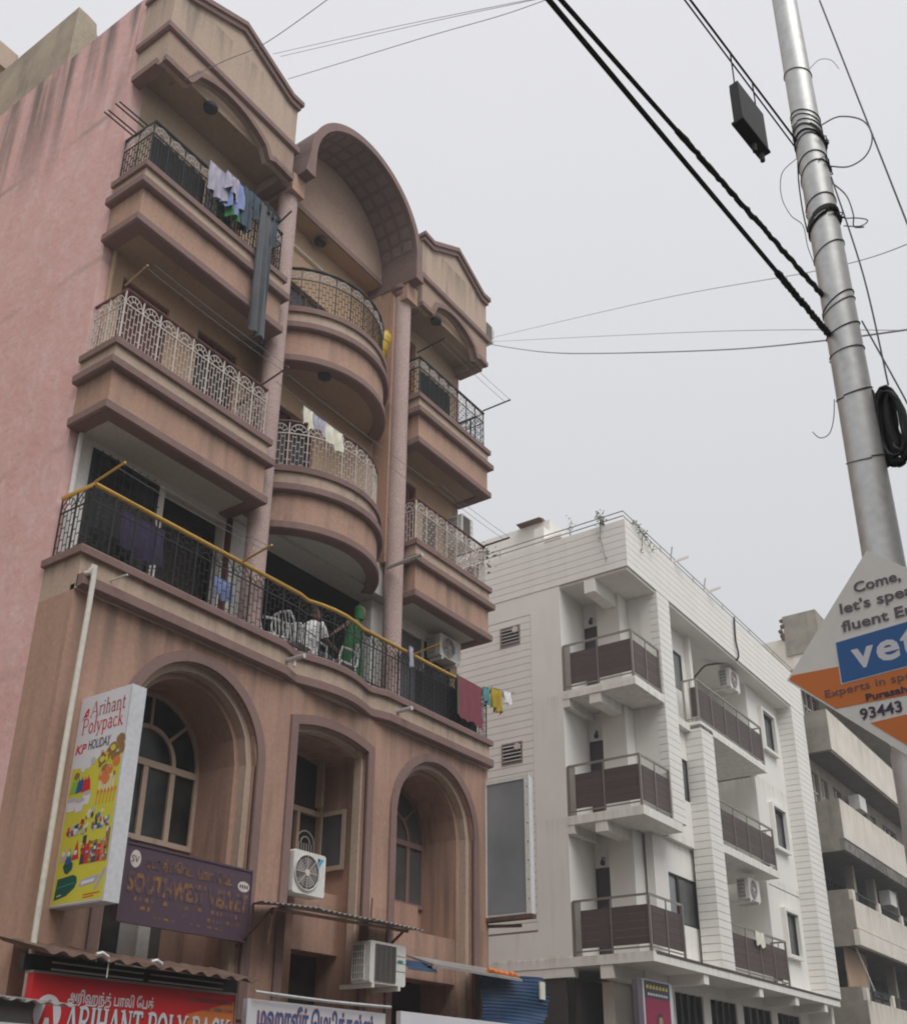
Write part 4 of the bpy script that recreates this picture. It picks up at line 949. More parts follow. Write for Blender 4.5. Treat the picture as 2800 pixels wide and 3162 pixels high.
MB().box(40.06, 43.4, 10.5, 14.0, 16.2, 19.2).build('tank_base', 'concrete_cream', tk)
MB().box(40.02, 41.2, 10.37, 10.5, 16.2, 18.4).build('pier', 'concrete', tk)
for yy, zz, rr_ in ((11.78, 20.0, .10), (11.76, 19.75, .13), (11.86, 19.55, .11), (11.8, 19.35, .14), (11.78, 19.2, .09)): MB().tube([(40.05, yy-.08, zz-.06), (40.02, yy, zz), (40.06, yy+.07, zz+.05)], [rr_*.5, rr_, rr_*.4], 6).build('broken_edge', 'rust', tk)
# banner on the concrete building
bn = thing('banner', 'white banner with grey-green capitals on the concrete parapet at the right edge', 'banner')
MB().box(43.1, 50, GY-.10, GY-.05, 6.1, 8.25).build('board', 'p_white', bn)
patch(ell(43.75, 7.80, .28, .26, 18), (0, GY-.101, 0), (1, 0, 0), (0, 0, 1), 'p_red', bn, 'emblem'); patch(ell(45.0, 7.80, .42, .28, 18), (0, GY-.101, 0), (1, 0, 0), (0, 0, 1), 'p_ink', bn, 'emblem')
for i, x in enumerate((43.5, 44.3, 45.3, 46.2, 47.2)): patch([(x, 6.5), (x+.42, 6.5), (x+.42, 7.3), (x, 7.3)], (0, GY-.101, 0), (1, 0, 0), (0, 0, 1), 'p_teal' if i % 2 else 'p_grey', bn, 'capital_stroke')
# far house behind at the left
fh = thing('far_house', 'pale house roof showing behind the pink wall at the left edge', 'house')
MB().box(-4, 7.28, 16.5, 22, 0, 21.12).build('wall', 'beige', fh); MB().box(-4.2, 7.36, 16.4, 22, 21.12, 21.7).build('roof', 'beige', fh); MB().box(2.0, 7.1, 16.44, 16.5, 19.6, 21.0).build('window', 'dark_glass', fh)

# ================================================================== utility pole and its cables
PX, PY = 5.90, 1.10
up_ = thing('utility_pole', 'tall galvanised steel utility pole wound with wire, at the right', 'pole', None, (PX, PY, 0))
MB().lathe([(.155, 0), (.155, 2.4), (.143, 3.0), (.140, 3.36), (.118, 3.44), (.112, 4.95), (.108, 5.6), (.088, 9.2), (.080, 11.0)], (0, 0, 0), 40).build('shaft', 'galv', up_, smooth=True)
def prad(z): return .112+(z-4.95)*(.088-.112)/(9.2-4.95)
def wrap(z, turns=1, tilt=.05, r_=.004, m='wire_grey', ph=0):
    n = int(24*turns); q = prad(z)+r_
    MB().tube([(q*math.cos(2*math.pi*i/24+ph), q*math.sin(2*math.pi*i/24+ph), z+tilt*math.sin(2*math.pi*i/24+ph*.7)-.012*i/24) for i in range(n+1)], r_, 5).build('wire_wrap', m, up_)
for i, (z, tn, tilt) in enumerate(((8.56, 1, .03), (8.12, 1, .05), (8.06, 1, .06), (8.0, 1, .05), (7.92, 1.5, .09), (7.86, 1.5, .08), (7.80, 1, .1), (7.67, 1, .05), (7.56, 1, .07), (7.28, 1, .04), (7.16, 3, .05), (7.12, 2, .06), (6.87, 1, .05), (6.44, 1, .07), (6.40, 1, .06), (6.21, 1, .05), (6.03, 1, .03), (5.72, 1, .06), (5.24, 1, .06))):
    wrap(z, tn, tilt, .0035 if tn == 1 else .006, 'rubber' if i % 2 else 'wire_grey', ph=i*.9)
random.seed(3)
for zc, n in ((7.84, 9), (7.13, 9), (7.60, 4)):
    for k in range(n):
        a0 = R(random.uniform(-150, -40)); q = .105+random.uniform(0, .02)
        pts = [(q*math.cos(a0+t*.5)*(1+.12*math.sin(t*3+k)), q*math.sin(a0+t*.5)*(1+.12*math.sin(t*3+k)), zc+random.uniform(-.03, .03)+.03*math.sin(t*2.2+k)) for t in range(5)]
        MB().tube(pts, .0045, 5).build('knotted_tie', 'rubber', up_)
def wire(label, pts, r_=.006, m='rubber', name='cable', cat='cable', group=None, sub=8, n=6):
    P = [Vector(p) for p in pts]; o = []
    for i in range(len(P)-1):                     # Catmull-Rom
        a, b, c, d = P[max(i-1, 0)], P[i], P[i+1], P[min(i+2, len(P)-1)]
        for k in range(sub):
            t = k/sub; o.append(.5*((2*b)+(c-a)*t+(2*a-5*b+4*c-d)*t*t+(3*b-a-3*c+d)*t**3))
    o.append(P[-1]); kw = dict(label=label, category=cat)
    if group: kw['group'] = group
    return MB().tube(o, r_, n).build(name, m, None, True, **kw)
def sagline(a, b, sag, n=10):
    a, b = Vector(a), Vector(b); return [a.lerp(b, i/n)-Vector((0, 0, sag*4*(i/n)*(1-i/n))) for i in range(n+1)]
c1a = Vector((5.84, 1.17, 6.49)); c1d = Vector((3.08-5.88, 1.60-1.19, 0)); c2a = Vector((5.82, 1.17, 6.16)); c2d = Vector((2.84-5.88, 1.54-1.19, 0))
cb1 = wire('upper thick black cable running from the pole to the top of the picture', [c1a+c1d*t for t in (0, .5, 1, 2, 3.5)], .013)
cb2 = wire('lower thick black cable running from the pole to the top of the picture', [c2a+c2d*t for t in (0, .5, 1, 2, 3.5)], .014)
def wrapped(parent, a, d, t0, t1, r_):
    random.seed(5); pts = [a+d*(t0+(t1-t0)*i/60)+Vector((random.uniform(-1, 1), random.uniform(-1, 1), random.uniform(-1, 1)))*.004 for i in range(61)]
    mb = MB().tube(pts, [r_*random.uniform(.88, 1.18) for _ in pts], 7)
    mb.build('tape_wrapping', 'rubber', parent)
wrapped(cb1, c1a, c1d, 0, .62, .016); wrapped(cb2, c2a, c2d, 0, .24, .019)
t1 = Vector((5.86, 1.17, 7.90)); td = Vector((-1.45, .2, 0))
wire('thin upper cable carrying the black box beside the pole', [t1+td*t for t in (0, .5, 1, 2, 4, 8)], .0075)
t2a = Vector((5.86, 1.19, 7.86)); t2d = Vector((4.38-5.88, 1.4-1.2, 0))
wire('thin lower cable running beside the one with the black box', [t2a+t2d*t for t in (0, .5, 1, 2, 4, 8)], .0055)
# hanging splice box
u_ = td.normalized(); sb = thing('junction_box', 'flat black junction box dangling from the thin cable beside the pole', 'junction box', None, t1+u_*.80+Vector((0, 0, -.72)))
def sbx(s0, s1, w0, w1, z0, z1):
    nn = Vector((u_.y, -u_.x, 0)); vs = [u_*(s-.80)+nn*q+Vector((0, 0, z-7.18)) for z in (z0, z1) for s, q in ((s0, w0), (s1, w0), (s1, w1), (s0, w1))]
    return MB().add(vs, [(0,3,2,1),(4,5,6,7),(0,1,5,4),(1,2,6,5),(2,3,7,6),(3,0,4,7)])
sbx(.63, .97, -.03, .03, 7.27, 7.60).build('case', 'black_metal', sb); sbx(.645, .955, .03, .038, 7.29, 7.58).build('lid', 'rubber', sb)
for s in (.70, .80, .90): sbx(s-.012, s+.012, .038, .046, 7.31, 7.56).build('rib', 'rubber', sb)
sbx(.62, .98, -.036, .044, 7.255, 7.272).build('lip', 'rubber', sb)
for s in (.68, .78): MB().tube([u_*(s-.80)+Vector((0, 0, .04)), u_*(s-.80)+Vector((0, 0, -.02))], .016, 8).build('gland', 'rubber', sb)
for s in (.95, .66): MB().tube([u_*(s-.80)+Vector((0, 0, .72)), u_*(s-.80)+Vector((0, 0, .42))], .005, 5).build('hanger', 'rubber', sb)
# loose loops
def ploop(label, pts, r_=.004, m='wire_grey'): return wire(label, [(PX+a, PY+b, c) for a, b, c in pts], r_, m, 'loose_wire', 'wire')
def on_ray(dr, z): return dr
ploop('large loose wire loop at the right of the pole', [(.02, -.10, 8.02), (.03, -.22, 8.03), (.03, -.36, 7.90), (.03, -.40, 7.72), (.03, -.34, 7.58), (.03, -.22, 7.55), (.02, -.10, 7.62)], .005)
ploop('long slack wire loop at the left of the pole', [(-.02, .10, 7.78), (-.03, .21, 7.70), (-.03, .24, 7.50), (-.03, .20, 7.30), (-.03, .13, 7.16), (-.03, .12, 6.95), (-.02, .08, 6.7)], .003)
ploop('hooked wire end curling at the left of the pole', [(-.01, .12, 5.72), (-.02, .14, 5.58), (-.02, .18, 5.48), (-.02, .24, 5.47), (-.02, .28, 5.53)], .003)
ploop('fine wire tail arching off the right of the upper pole', [(.01, -.08, 8.58), (.02, -.16, 8.64), (.02, -.24, 8.58), (.02, -.28, 8.46)], .0022)
ploop('drooping wire bundle at the right of the pole', [(.01, -.10, 7.45), (.02, -.17, 7.30), (.02, -.19, 7.12), (.02, -.18, 7.02), (.02, -.24, 6.98)], .005)
ploop('short wire loop below the knotted ties on the pole', [(.01, -.12, 7.05), (.02, -.22, 7.0), (.02, -.27, 7.02), (.02, -.22, 7.07), (.02, -.13, 7.12)], .004)
ploop('wire following the left edge of the pole downwards', [(-.02, .095, 7.75), (-.03, .11, 7.55), (-.03, .115, 7.3), (-.02, .11, 7.1)], .005, 'rubber')
# coil of cable
cc = thing('cable_coil', 'big coil of black cable strapped to the right of the pole', 'coil', None, (PX+.02, PY-.17, 5.1))
random.seed(11)
for k in range(16):
    q = .012+k*.0062; h = .20+.004*k+random.uniform(-.02, .05)
    MB().tube([(random.uniform(-.012, .012)+.03*math.sin(k), -.02+q*math.cos(R(a))*1.0+.01*k*.4-.03, .32+h*math.sin(R(a))) for a in range(0, 360, 20)], .011, 6, closed=True).build('cable_turn', 'rubber', cc, True)
MB().box(-.03, .03, .055, .085, .06, .60).build('bracket', 'rubber', cc)
# other wires near the pole
wire('straight wire crossing the upper right corner', [(5.94, .86, 9.25), (5.97, .61, 6.93), (5.98, .50, 5.9)], .007, 'wire_grey')
wire('wire slanting down from the pole to the cable coil', [(5.90, 1.0, 7.5), (5.92, .92, 6.6), (5.93, .90, 5.72)], .006, 'wire_grey')
wire('wire leaving the pole for the right edge below the coil', [(5.92, .98, 6.25), (5.94, .82, 5.57), (5.95, .75, 5.2)], .006, 'wire_grey')
# thin wires to the brown building
import math as _m
def cray(px, py):
    x, y = px*2800/1810, py*2800/1810; q = Vector(((x-1419.6)/3286.4, -(y-1973.3)/3286.4, 1)); return r2*q.x+u2*q.y+fw*q.z
def at(px, py, dist): d = cray(px, py); return Vector((0, 0, 1.6))+d*dist
wire('hair-thin wire rising from the right corner to the pole', [(15.8, 10.2, 17.2), at(1300, 600, 14), at(1640, 538, 9), at(1830, 480, 7)], .0035, 'wire_pale')
wire('hair-thin level wire from the right corner across the sky', [(15.8, 10.2, 17.1), at(1400, 662, 13), at(1830, 659, 8)], .0035, 'wire_pale')
wire('slack service wire from the right cornice across to the pole', [(15.55, 10.0, 16.76), at(1080, 702, 17), at(1200, 705, 15), at(1440, 698, 12), at(1640, 680, 9), at(1830, 655, 8)], .0075, 'wire_pale')
wire('upper steep wire crossing the left gable into the sky', [at(262, 170, 17.2), at(330, 172, 16.8), at(450, 120, 15.5), at(530, 85, 15), at(665, -10, 13)], .006, 'wire_pale')
wire('middle thin wire leaving the left gable for the sky', [at(545, 107, 20), at(800, 50, 17), at(1100, -10, 14)], .0045, 'wire_pale')
wire('middle slightly lower thin wire leaving the left gable', [at(560, 112, 20), at(850, 45, 17), at(1060, 0, 14), at(1110, -12, 13)], .0045, 'wire_pale')
wire('knotted slack wire from the left gable foot to the sky', [at(575, 157, 20), at(690, 122, 18.5), at(850, 73, 17), at(1000, 30, 16), at(1100, -5, 14)], .006, 'wire_pale')

# advertising diamond
AZ = R(85); su = -Vector((math.cos(AZ), math.sin(AZ), 0)); sv = Vector((0, 0, 1))
ad = thing('advertising_board', 'diamond shaped white, orange and blue English class advertisement tied to the pole', 'sign', None, (5.72, 1.05, 3.3))
O_ = Vector((0, 0, -3.3))                       # local origin of sign coordinates (s, z)
T_, Rr, Bq, Lq = (-.10, 4.54), (.55, 3.955), (-.03, 3.27), (-.665, 3.88)
nn = su.cross(sv)
patch([T_, Rr, Bq, Lq], O_-nn*.012, su, sv, 'p_adwhite' if 'p_adwhite' in M else 'white_paint', ad, 'board', .012)
def clip(poly, a, b, c):     # keep a*x+b*y<=c
    o = []
    for i in range(len(poly)):
        p, q = poly[i], poly[(i+1) % len(poly)]; fp, fq = a*p[0]+b*p[1]-c, a*q[0]+b*q[1]-c
        if fp <= 0: o.append(p)
        if fp*fq < 0: t = fp/(fp-fq); o.append((p[0]+(q[0]-p[0])*t, p[1]+(q[1]-p[1])*t))
    return o
cen = ((T_[0]+Bq[0])/2, (T_[1]+Bq[1])/2)
inn_ = [(cen[0]+(p[0]-cen[0])*.975, cen[1]+(p[1]-cen[1])*.975) for p in (T_, Rr, Bq, Lq)]
O1 = O_+nn*.0012
patch(clip(clip(inn_, .055, 1, 3.888-.02), -.03, -1, -3.635), O1, su, sv, 'p_orange', ad, 'orange_field')
inn2 = [(cen[0]+(p[0]-cen[0])*.90, cen[1]+(p[1]-cen[1])*.90) for p in (T_, Rr, Bq, Lq)]
patch(clip(inn2, -.03, 1, 3.532), O1, su, sv, 'p_orange', ad, 'orange_field')
patch([(-.357, 3.778), (.36, 3.80), (.36, 4.062), (-.357, 4.036)], O_+nn*.0028, su, sv, 'p_white', ad, 'blue_border')
patch([(-.351, 3.784), (.354, 3.806), (.354, 4.056), (-.351, 4.030)], O_+nn*.0042, su, sv, 'p_blue', ad, 'blue_field')
O2 = O_+nn*.0052
def sg(body, s, z, size, m, bold=.0, fit=None): put_text(body, size, O2+su*s+sv*z, su, sv, m, ad, bold=bold, fit=fit)
sg('Come,', -.205, 4.300, .088, 'p_grey', .0016, .262)
sg("let's speak", -.300, 4.196, .088, 'p_grey', .0016, .47)
sg('fluent English', -.306, 4.085, .088, 'p_grey', .0016, .60)
for ch, s_, w_ in (('v', -.275, .125), ('e', -.138, .125), ('t', -.004, .085), ('a', .10, .12)): sg(ch, s_, 3.852+.0055*(s_+.275)/.14, .235, 'p_white', .006, w_)
sg('Experts in spoken English', -.455, 3.722, .062, 'p_grey', 0, .86)
sg('Purasaiwakkam', -.235, 3.652, .056, 'p_ink', .0014, .44)
sg('93443', -.280, 3.552, .088, 'p_ink', .0016, .225)
MB().tube([O_+su*(-.02)+sv*4.45-nn*.02, O_+su*(.05)+sv*4.40-nn*.25], .01, 5).build('tie', 'wire_grey', ad)

# ================================================================== signs on the shop fronts
XU, YU, ZU = Vector((1, 0, 0)), Vector((0, 1, 0)), Vector((0, 0, 1))
# --- yellow and white lightbox, set at right angles to the wall (face towards -x)
SX, SY0, SY1, SZ0, SZ1 = 6.94, 9.22, 10.10, 3.53, 5.90
lb = thing('lightbox_sign', 'tall white and yellow packaging shop lightbox jutting from the left pier', 'sign', None, (SX, SY1, SZ0))
o_ = Vector((-SX, -SY1, -SZ0))
def lbx(mb): mb.v = [tuple(Vector(p)+o_) for p in mb.v]; return mb
lbx(MB().box(SX+.004, SX+.20, SY0, SY1, SZ0, SZ1)).build('case', 'lightbox_edge', lb)
lo = Vector((SX, SY1, SZ0))+o_; lu, lv = -YU, ZU      # sign coordinates: s from wall outwards, t upwards
LW, LH = SY1-SY0, SZ1-SZ0
def lp_(poly, m, k=1, nm='print_patch'): return patch([(p[0]*LW, p[1]*LH) for p in poly], lo-XU*(.0012*k), lu, lv, m, lb, nm)
lp_([(.012, .006), (.988, .006), (.988, .994), (.012, .994)], 'p_white', 1, 'white_face')
yel = [(.02, .012), (.98, .012), (.98, .745)] + [(.98-.94*t, .745 - .10*(t*t*(3-2*t)) - .028*math.sin(math.pi*t)) for t in [i/12 for i in range(1, 13)]]
lp_(yel, 'p_yellow', 2.2, 'yellow_face')
def lt(body, s, t, size, m, fit=None, bold=0., shear=0.): put_text(body, size, lo-XU*.0045+lu*(s*LW)+lv*(t*LH), lu, lv, m, lb, bold=bold, fit=fit and fit*LW, shear=shear)
serif_text('Arihant', .185, lo-XU*.004+lu*(.24*LW)+lv*(.885*LH), lu, lv, 'p_maroon', lb, wt=.10, fit=.68*LW, serif=.07, sth=.04)
serif_text('Polypack', .19, lo-XU*.004+lu*(.10*LW)+lv*(.805*LH), lu, lv, 'p_red', lb, wt=.10, fit=.82*LW, serif=.07, sth=.04)
lp_([(.08, .873), (.13, .915), (.17, .935), (.20, .935), (.20, .895), (.185, .895), (.185, .915), (.165, .915), (.15, .905), (.185, .905), (.185, .895), (.12, .892)], 'p_red', 3, 'logo')
lt('KP', .05, .712, .15, 'p_red', .21, .003, .15); lt('HOLIDAY', .30, .722, .155, 'p_ink', .42, .001)
random.seed(21)
def blob(cx, cy, rx, ry, m, n=14, k=3.4):
    lp_([(cx+rx*math.cos(R(a))*random.uniform(.86, 1.1), cy+ry*math.sin(R(a))*random.uniform(.86, 1.1)) for a in range(0, 360, 360//n)], m, k+random.uniform(0, .8))
for cx, cy in ((.62, .655), (.80, .70), (.92, .735), (.70, .60), (.86, .66), (.95, .69)): blob(cx, cy, .085, .027, 'p_brown')
for cx, cy in ((.66, .575), (.78, .60), (.90, .63), (.74, .555)): blob(cx, cy, .07, .024, 'p_orange', k=4.6)
for cx, cy in ((.62, .655), (.80, .70)): blob(cx, cy, .05, .016, 'p_yellow', k=6)
for cx, cy, m in ((.16, .60, 'p_brown'), (.26, .635, 'p_white'), (.36, .645, 'p_white'), (.44, .66, 'p_silver')): blob(cx, cy, .05, .020, m)
for cx, m in ((.13, 'p_lime'), (.24, 'p_dkblue'), (.36, 'p_red')):
    lp_([(cx-.07, .515), (cx+.10, .523), (cx+.075, .575), (cx+.05, .578), (cx+.04, .597), (cx+.02, .578), (cx-.01, .575), (cx-.02, .592), (cx-.04, .568)], m, 3.4+cx)
for cx, cy, rx in ((.13, .460, .10), (.29, .452, .09), (.41, .480, .08)): lp_([(cx-rx, cy+.025), (cx+rx, cy+.031), (cx+rx*.7, cy-.025), (cx-rx*.7, cy-.028)], 'p_white', 3.5+cx); blob(cx, cy+.028, rx, .010, 'p_silver', k=5)
for i in range(6): lp_([(.62+i*.05, .500), (.64+i*.05, .500), (.655+i*.05, .560), (.635+i*.05, .560)], 'p_white', 3.5); blob(.645+i*.05, .565, .018, .010, 'p_white', 10, 4)
for i in range(6): lp_([(.60+i*.065, .44), (.615+i*.065, .44), (.63+i*.065, .495), (.615+i*.065, .495)], 'p_orange', 3.5); blob(.625+i*.065, .500, .020, .012, 'p_orange', 10, 4)
for i in range(70):
    t_ = random.random(); cx = .14+.78*t_; top_ = .335+.10*math.exp(-((t_-.62)/.28)**2); cy = random.uniform(.318, top_); w_ = random.uniform(.012, .034); h_ = random.uniform(.008, .030)
    mm = random.choice(['p_silver', 'p_white', 'p_silver', 'p_grey', 'p_white', 'p_lav', 'p_red', 'p_brown', 'p_ink', 'p_teal', 'p_dkblue'])
    if random.random() < .5: lp_([(cx-w_, cy), (cx+w_, cy+.002), (cx+w_*.9, cy+h_), (cx-w_*.9, cy+h_-.001)], mm, 3.2+i*.035)
    else: blob(cx, cy, w_, h_*.5, mm, 10, 3.2+i*.035)
for cx, h_, m in ((.13, .075, 'p_pinkish'), (.24, .06, 'p_teal'), (.36, .095, 'p_red')): lp_([(cx-.07, .20), (cx+.07, .205), (cx+.01, .20+h_)], m, 3.5+cx); blob(cx, .235, .03, .012, 'p_white', k=5)
blob(.25, .175, .09, .03, 'p_green', k=3); blob(.25, .20, .05, .018, 'p_dkblue', k=5)
for i, (cx, h_, m) in enumerate(((.50, .13, 'p_ink'), (.58, .09, 'p_red'), (.65, .07, 'p_brown'), (.72, .10, 'p_purple'), (.80, .08, 'p_red'), (.87, .10, 'p_orange'), (.93, .145, 'p_brown'))): lp_([(cx-.04, .175), (cx+.04, .178), (cx+.035, .178+h_), (cx-.035, .176+h_)], m, 3.5+i*.15)
for i in range(46):
    cx, cy = random.uniform(.46, .95), random.uniform(.178, .27); w_, h_ = random.uniform(.010, .028), random.uniform(.004, .02)
    lp_([(cx-w_, cy), (cx+w_, cy+.001), (cx+w_, cy+h_), (cx-w_, cy+h_)], random.choice(['p_white', 'p_lime', 'p_ink', 'p_lav', 'p_purple', 'p_red', 'p_orange', 'p_brown', 'p_silver']), 4.9+i*.03)
for i in range(14): blob(random.uniform(.56, .97), random.uniform(.57, .73), random.uniform(.015, .04), random.uniform(.006, .014), random.choice(['p_brown', 'p_orange', 'p_pinkish', 'p_maroon', 'p_yellow']), 9, 6.2+i*.05)
for i in range(18): lp_([(.09+random.uniform(0, .34), .035+random.uniform(0, .085))]*1 + [], 'p_green', 5) if False else None
lp_([(.10, .082), (.42, .096), (.42, .101), (.10, .087)], 'p_teal', 4.6); lp_([(.12, .045), (.20, .050), (.20, .054), (.12, .049)], 'p_white', 4.6)
lp_([(.07, .03), (.30, .045), (.44, .075), (.47, .10), (.45, .125), (.38, .135), (.09, .125)], 'p_green', 3.4)
lp_([(.50, .075), (.80, .085), (.88, .12), (.55, .105)], 'p_lav', 3.4); lp_([(.55, .083), (.78, .091), (.80, .105), (.57, .098)], 'p_white', 4.5); lp_([(.80, .055), (.84, .055), (.98, .14), (.95, .145)], 'p_lav', 4.2)
for i in range(2): lp_([(.62, .035-.012*i), (.92-.1*i, .038-.012*i), (.92-.1*i, .043-.012*i), (.62, .040-.012*i)], 'p_red', 3.5)
# --- blank grey lightbox at the right corner
bb = thing('blank_lightbox', 'blank grey panel in a white metal frame jutting from the right corner', 'sign', None, (15.36, 10.1, 4.55))
bo = Vector((-15.36, -10.1, -4.55))
def bbx(mb): mb.v = [tuple(Vector(p)+bo) for p in mb.v]; return mb
bbx(MB().box(15.37, 15.50, 9.22, 10.12, 4.57, 6.93)).build('case', 'lightbox_edge', bb)
bbx(MB().box(15.362, 15.369, 9.30, 10.08, 4.62, 6.90)).build('panel', 'billboard', bb)
bbx(MB().box(15.345, 15.368, 9.20, 9.30, 4.57, 6.95)).build('frame', 'ac_white', bb); bbx(MB().box(15.345, 15.368, 10.08, 10.13, 4.57, 6.95)).build('frame', 'ac_white', bb)
bbx(MB().box(15.348, 15.368, 9.30, 10.08, 6.88, 6.95)).build('frame', 'ac_white', bb); bbx(MB().box(15.34, 15.50, 9.20, 10.13, 4.50, 4.57)).build('frame', 'rust', bb)
bbx(MB().tube([(15.42, 10.1, 4.44), (15.42, 9.45, 4.40)], .025, 4)).build('bracket', 'rust', bb)
for i in range(7): bbx(MB().box(15.340, 15.346, 9.23, 9.25, 4.8+i*.32, 4.82+i*.32)).build('rivet', 'rust', bb)
# --- purple velvet shop sign
pv = thing('shop_sign', 'faded purple velvet shop board with flaking gold letters', 'sign', None, (8.7, 9.95, 3.5))
po = Vector((-8.7, -9.95, -3.5))
pb = MB().box(7.70, 9.70, 9.952, 10.04, 3.50, 4.37); pb.v = [tuple(Vector(p)+po) for p in pb.v]; pb.build('board', 'p_purple', pv)
fr_ = MB().box(7.69, 9.71, 9.94, 9.96, 4.36, 4.385).box(7.69, 9.71, 9.94, 9.96, 3.49, 3.51).box(9.69, 9.71, 9.94, 9.96, 3.51, 4.36).box(7.69, 7.71, 9.94, 9.96, 3.51, 4.36); fr_.v = [tuple(Vector(p)+po) for p in fr_.v]; fr_.build('frame', 'p_purple', pv)
def pt(body, x, z, size, m='worn_gold', fit=None, bold=0.): put_text(body, size, Vector((x, 9.9475, z))+po, XU, ZU, m, pv, bold=bold, fit=fit)
pt('SOUTHWEST VELVET', 7.78, 3.85, .29, fit=1.88, bold=.014)
pt('சவுத்வெஸ்ட் ெவல்ெவட்', 8.02, 4.14, .17, fit=1.36, bold=.006)
patch(ell(7.86, 4.21, .075, .10, 20), Vector((0, 9.951, 0))+po, XU, ZU, 'cream_paint', pv, 'emblem'); pt('SV', 7.80, 4.17, .11, 'p_purple', .11)
patch(ell(9.57, 4.16, .10, .065, 20), Vector((0, 9.951, 0))+po, XU, ZU, 'cream_paint', pv, 'emblem'); 
for i in range(4): patch([(9.50+i*.04, 4.14), (9.525+i*.04, 4.14), (9.525+i*.04, 4.185), (9.50+i*.04, 4.18)], Vector((0, 9.949, 0))+po, XU, ZU, 'p_purple', pv, 'emblem_stroke')
random.seed(4)
for z, x0, x1, h_ in ((3.75, 7.9, 9.6, .05), (3.66, 8.0, 9.5, .045), (3.58, 8.2, 9.3, .03)):
    x = x0
    while x < x1:
        w_ = random.uniform(.03, .09)
        if random.random() < .75: patch([(x, z+random.uniform(-.01, .01)), (x+w_, z), (x+w_*.8, z+h_), (x+w_*.1, z+h_*random.uniform(.5, 1))], Vector((0, 9.951, 0))+po, XU, ZU, 'worn_gold', pv, 'faded_stroke')
        x += w_+.03
# --- red packaging shop sign
rs = thing('shop_sign', 'red packaging shop board with white capitals and Tamil line', 'sign', None, (7.8, 9.5, 1.9))
ro = Vector((-7.8, -9.5, -1.9))
def rbx(mb): mb.v = [tuple(Vector(p)+ro) for p in mb.v]; return mb
rbx(MB().box(6.48, 9.16, 9.504, 9.60, 1.95, 2.80)).build('board', 'p_red2' if 'p_red2' in M else 'p_red', rs)
rbx(MB().box(6.46, 9.18, 9.495, 9.61, 2.80, 2.825)).build('frame', 'steel', rs); rbx(MB().box(9.16, 9.185, 9.495, 9.61, 1.95, 2.80)).build('frame', 'steel', rs)
def rp(poly, m, k=1, nm='print_patch'): return patch(poly, Vector((0, 9.504-.0012*k, 0))+ro, XU, ZU, m, rs, nm)
rp([(8.3, 2.30), (9.15, 2.30), (9.15, 2.73), (8.75, 2.62), (8.45, 2.55)], 'p_orange', 1, 'orange_field')
rp(ell(6.69, 2.44, .155, .175, 28), 'p_white', 2, 'emblem')
rp([(6.60, 2.32), (6.665, 2.55), (6.70, 2.57), (6.735, 2.55), (6.79, 2.28), (6.74, 2.28), (6.715, 2.40), (6.67, 2.40), (6.65, 2.32)], 'p_red', 3.2, 'emblem_letter')
x = 6.90; tot = sum(GL[c][0] for c in 'ARIHANT POLY PACK'); fitw = 2.20; k_ = fitw/(tot*.30)
for ch in 'ARIHANT POLY PACK':
    if ch != ' ':
        serif_text(ch, .30, Vector((x+.012, 9.5008, 2.218))+ro, XU, ZU, 'p_ink', rs, wt=.205, fit=GL[ch][0]*.30*k_, serif=.09, sth=.07)
        serif_text(ch, .30, Vector((x, 9.4985, 2.23))+ro, XU, ZU, 'p_white', rs, wt=.19, fit=GL[ch][0]*.30*k_, serif=.09, sth=.07)
    x += GL[ch][0]*.30*k_
put_text('அரிஹந்த் பாலி ேபக்', .145, Vector((6.90, 9.499, 2.565))+ro, XU, ZU, 'p_white', rs, bold=.003, fit=1.08)
put_text('Tel : 23464911, 42112344', .06, Vector((8.46, 9.499, 2.685))+ro, XU, ZU, 'p_grey', rs, fit=.66); put_text('Cell : 93800 12344', .06, Vector((8.70, 9.499, 2.60))+ro, XU, ZU, 'p_grey', rs, fit=.43)
# --- medical shop sign and its pipe
ms = thing('shop_sign', 'white medical shop board with blue Tamil letters', 'sign', None, (10.8, 9.6, 1.9)); mo = Vector((-10.8, -9.6, -1.9))
mb_ = MB().box(9.46, 12.08, 9.604, 9.68, 1.95, 2.80); mb_.v = [tuple(Vector(p)+mo) for p in mb_.v]; mb_.build('board', 'p_white', ms)
put_text('மஹாவீர் ெமடிக்கல்ஸ்', .30, Vector((9.63, 9.598, 2.50))+mo, XU, ZU, 'p_orange', ms, bold=.014, fit=2.20)
put_text('மஹாவீர் ெமடிக்கல்ஸ்', .30, Vector((9.64, 9.5955, 2.50))+mo, XU, ZU, 'p_blue', ms, bold=.007, fit=2.18)
put_text('MAHAVEER MEDICALS', .28, Vector((9.56, 9.598, 2.20))+mo, XU, ZU, 'p_orange', ms, bold=.008, fit=2.4)
lg = thing('shop_sign', 'white board with small grey lettering below the blue sheet awning', 'sign', None, (14.6, 9.6, 1.9)); go = Vector((-14.6, -9.6, -1.9))
mb_ = MB().box(12.42, 17.2, 9.604, 9.68, 1.95, 2.86); mb_.v = [tuple(Vector(p)+go) for p in mb_.v]; mb_.build('board', 'p_white', lg)
put_text('LARGEST COLLECTION', .15, Vector((12.62, 9.60, 2.52))+go, XU, ZU, 'p_grey', lg, fit=1.35); put_text('OF', .15, Vector((14.2, 9.60, 2.54))+go, XU, ZU, 'p_red', lg, fit=.5)
wire('thin steel pipe along the top of the medical shop board', [(9.48, 9.52, 2.87), (10.8, 9.52, 2.86), (12.08, 9.52, 2.88)], .022, 'galv', 'pipe', 'pipe', sub=3)
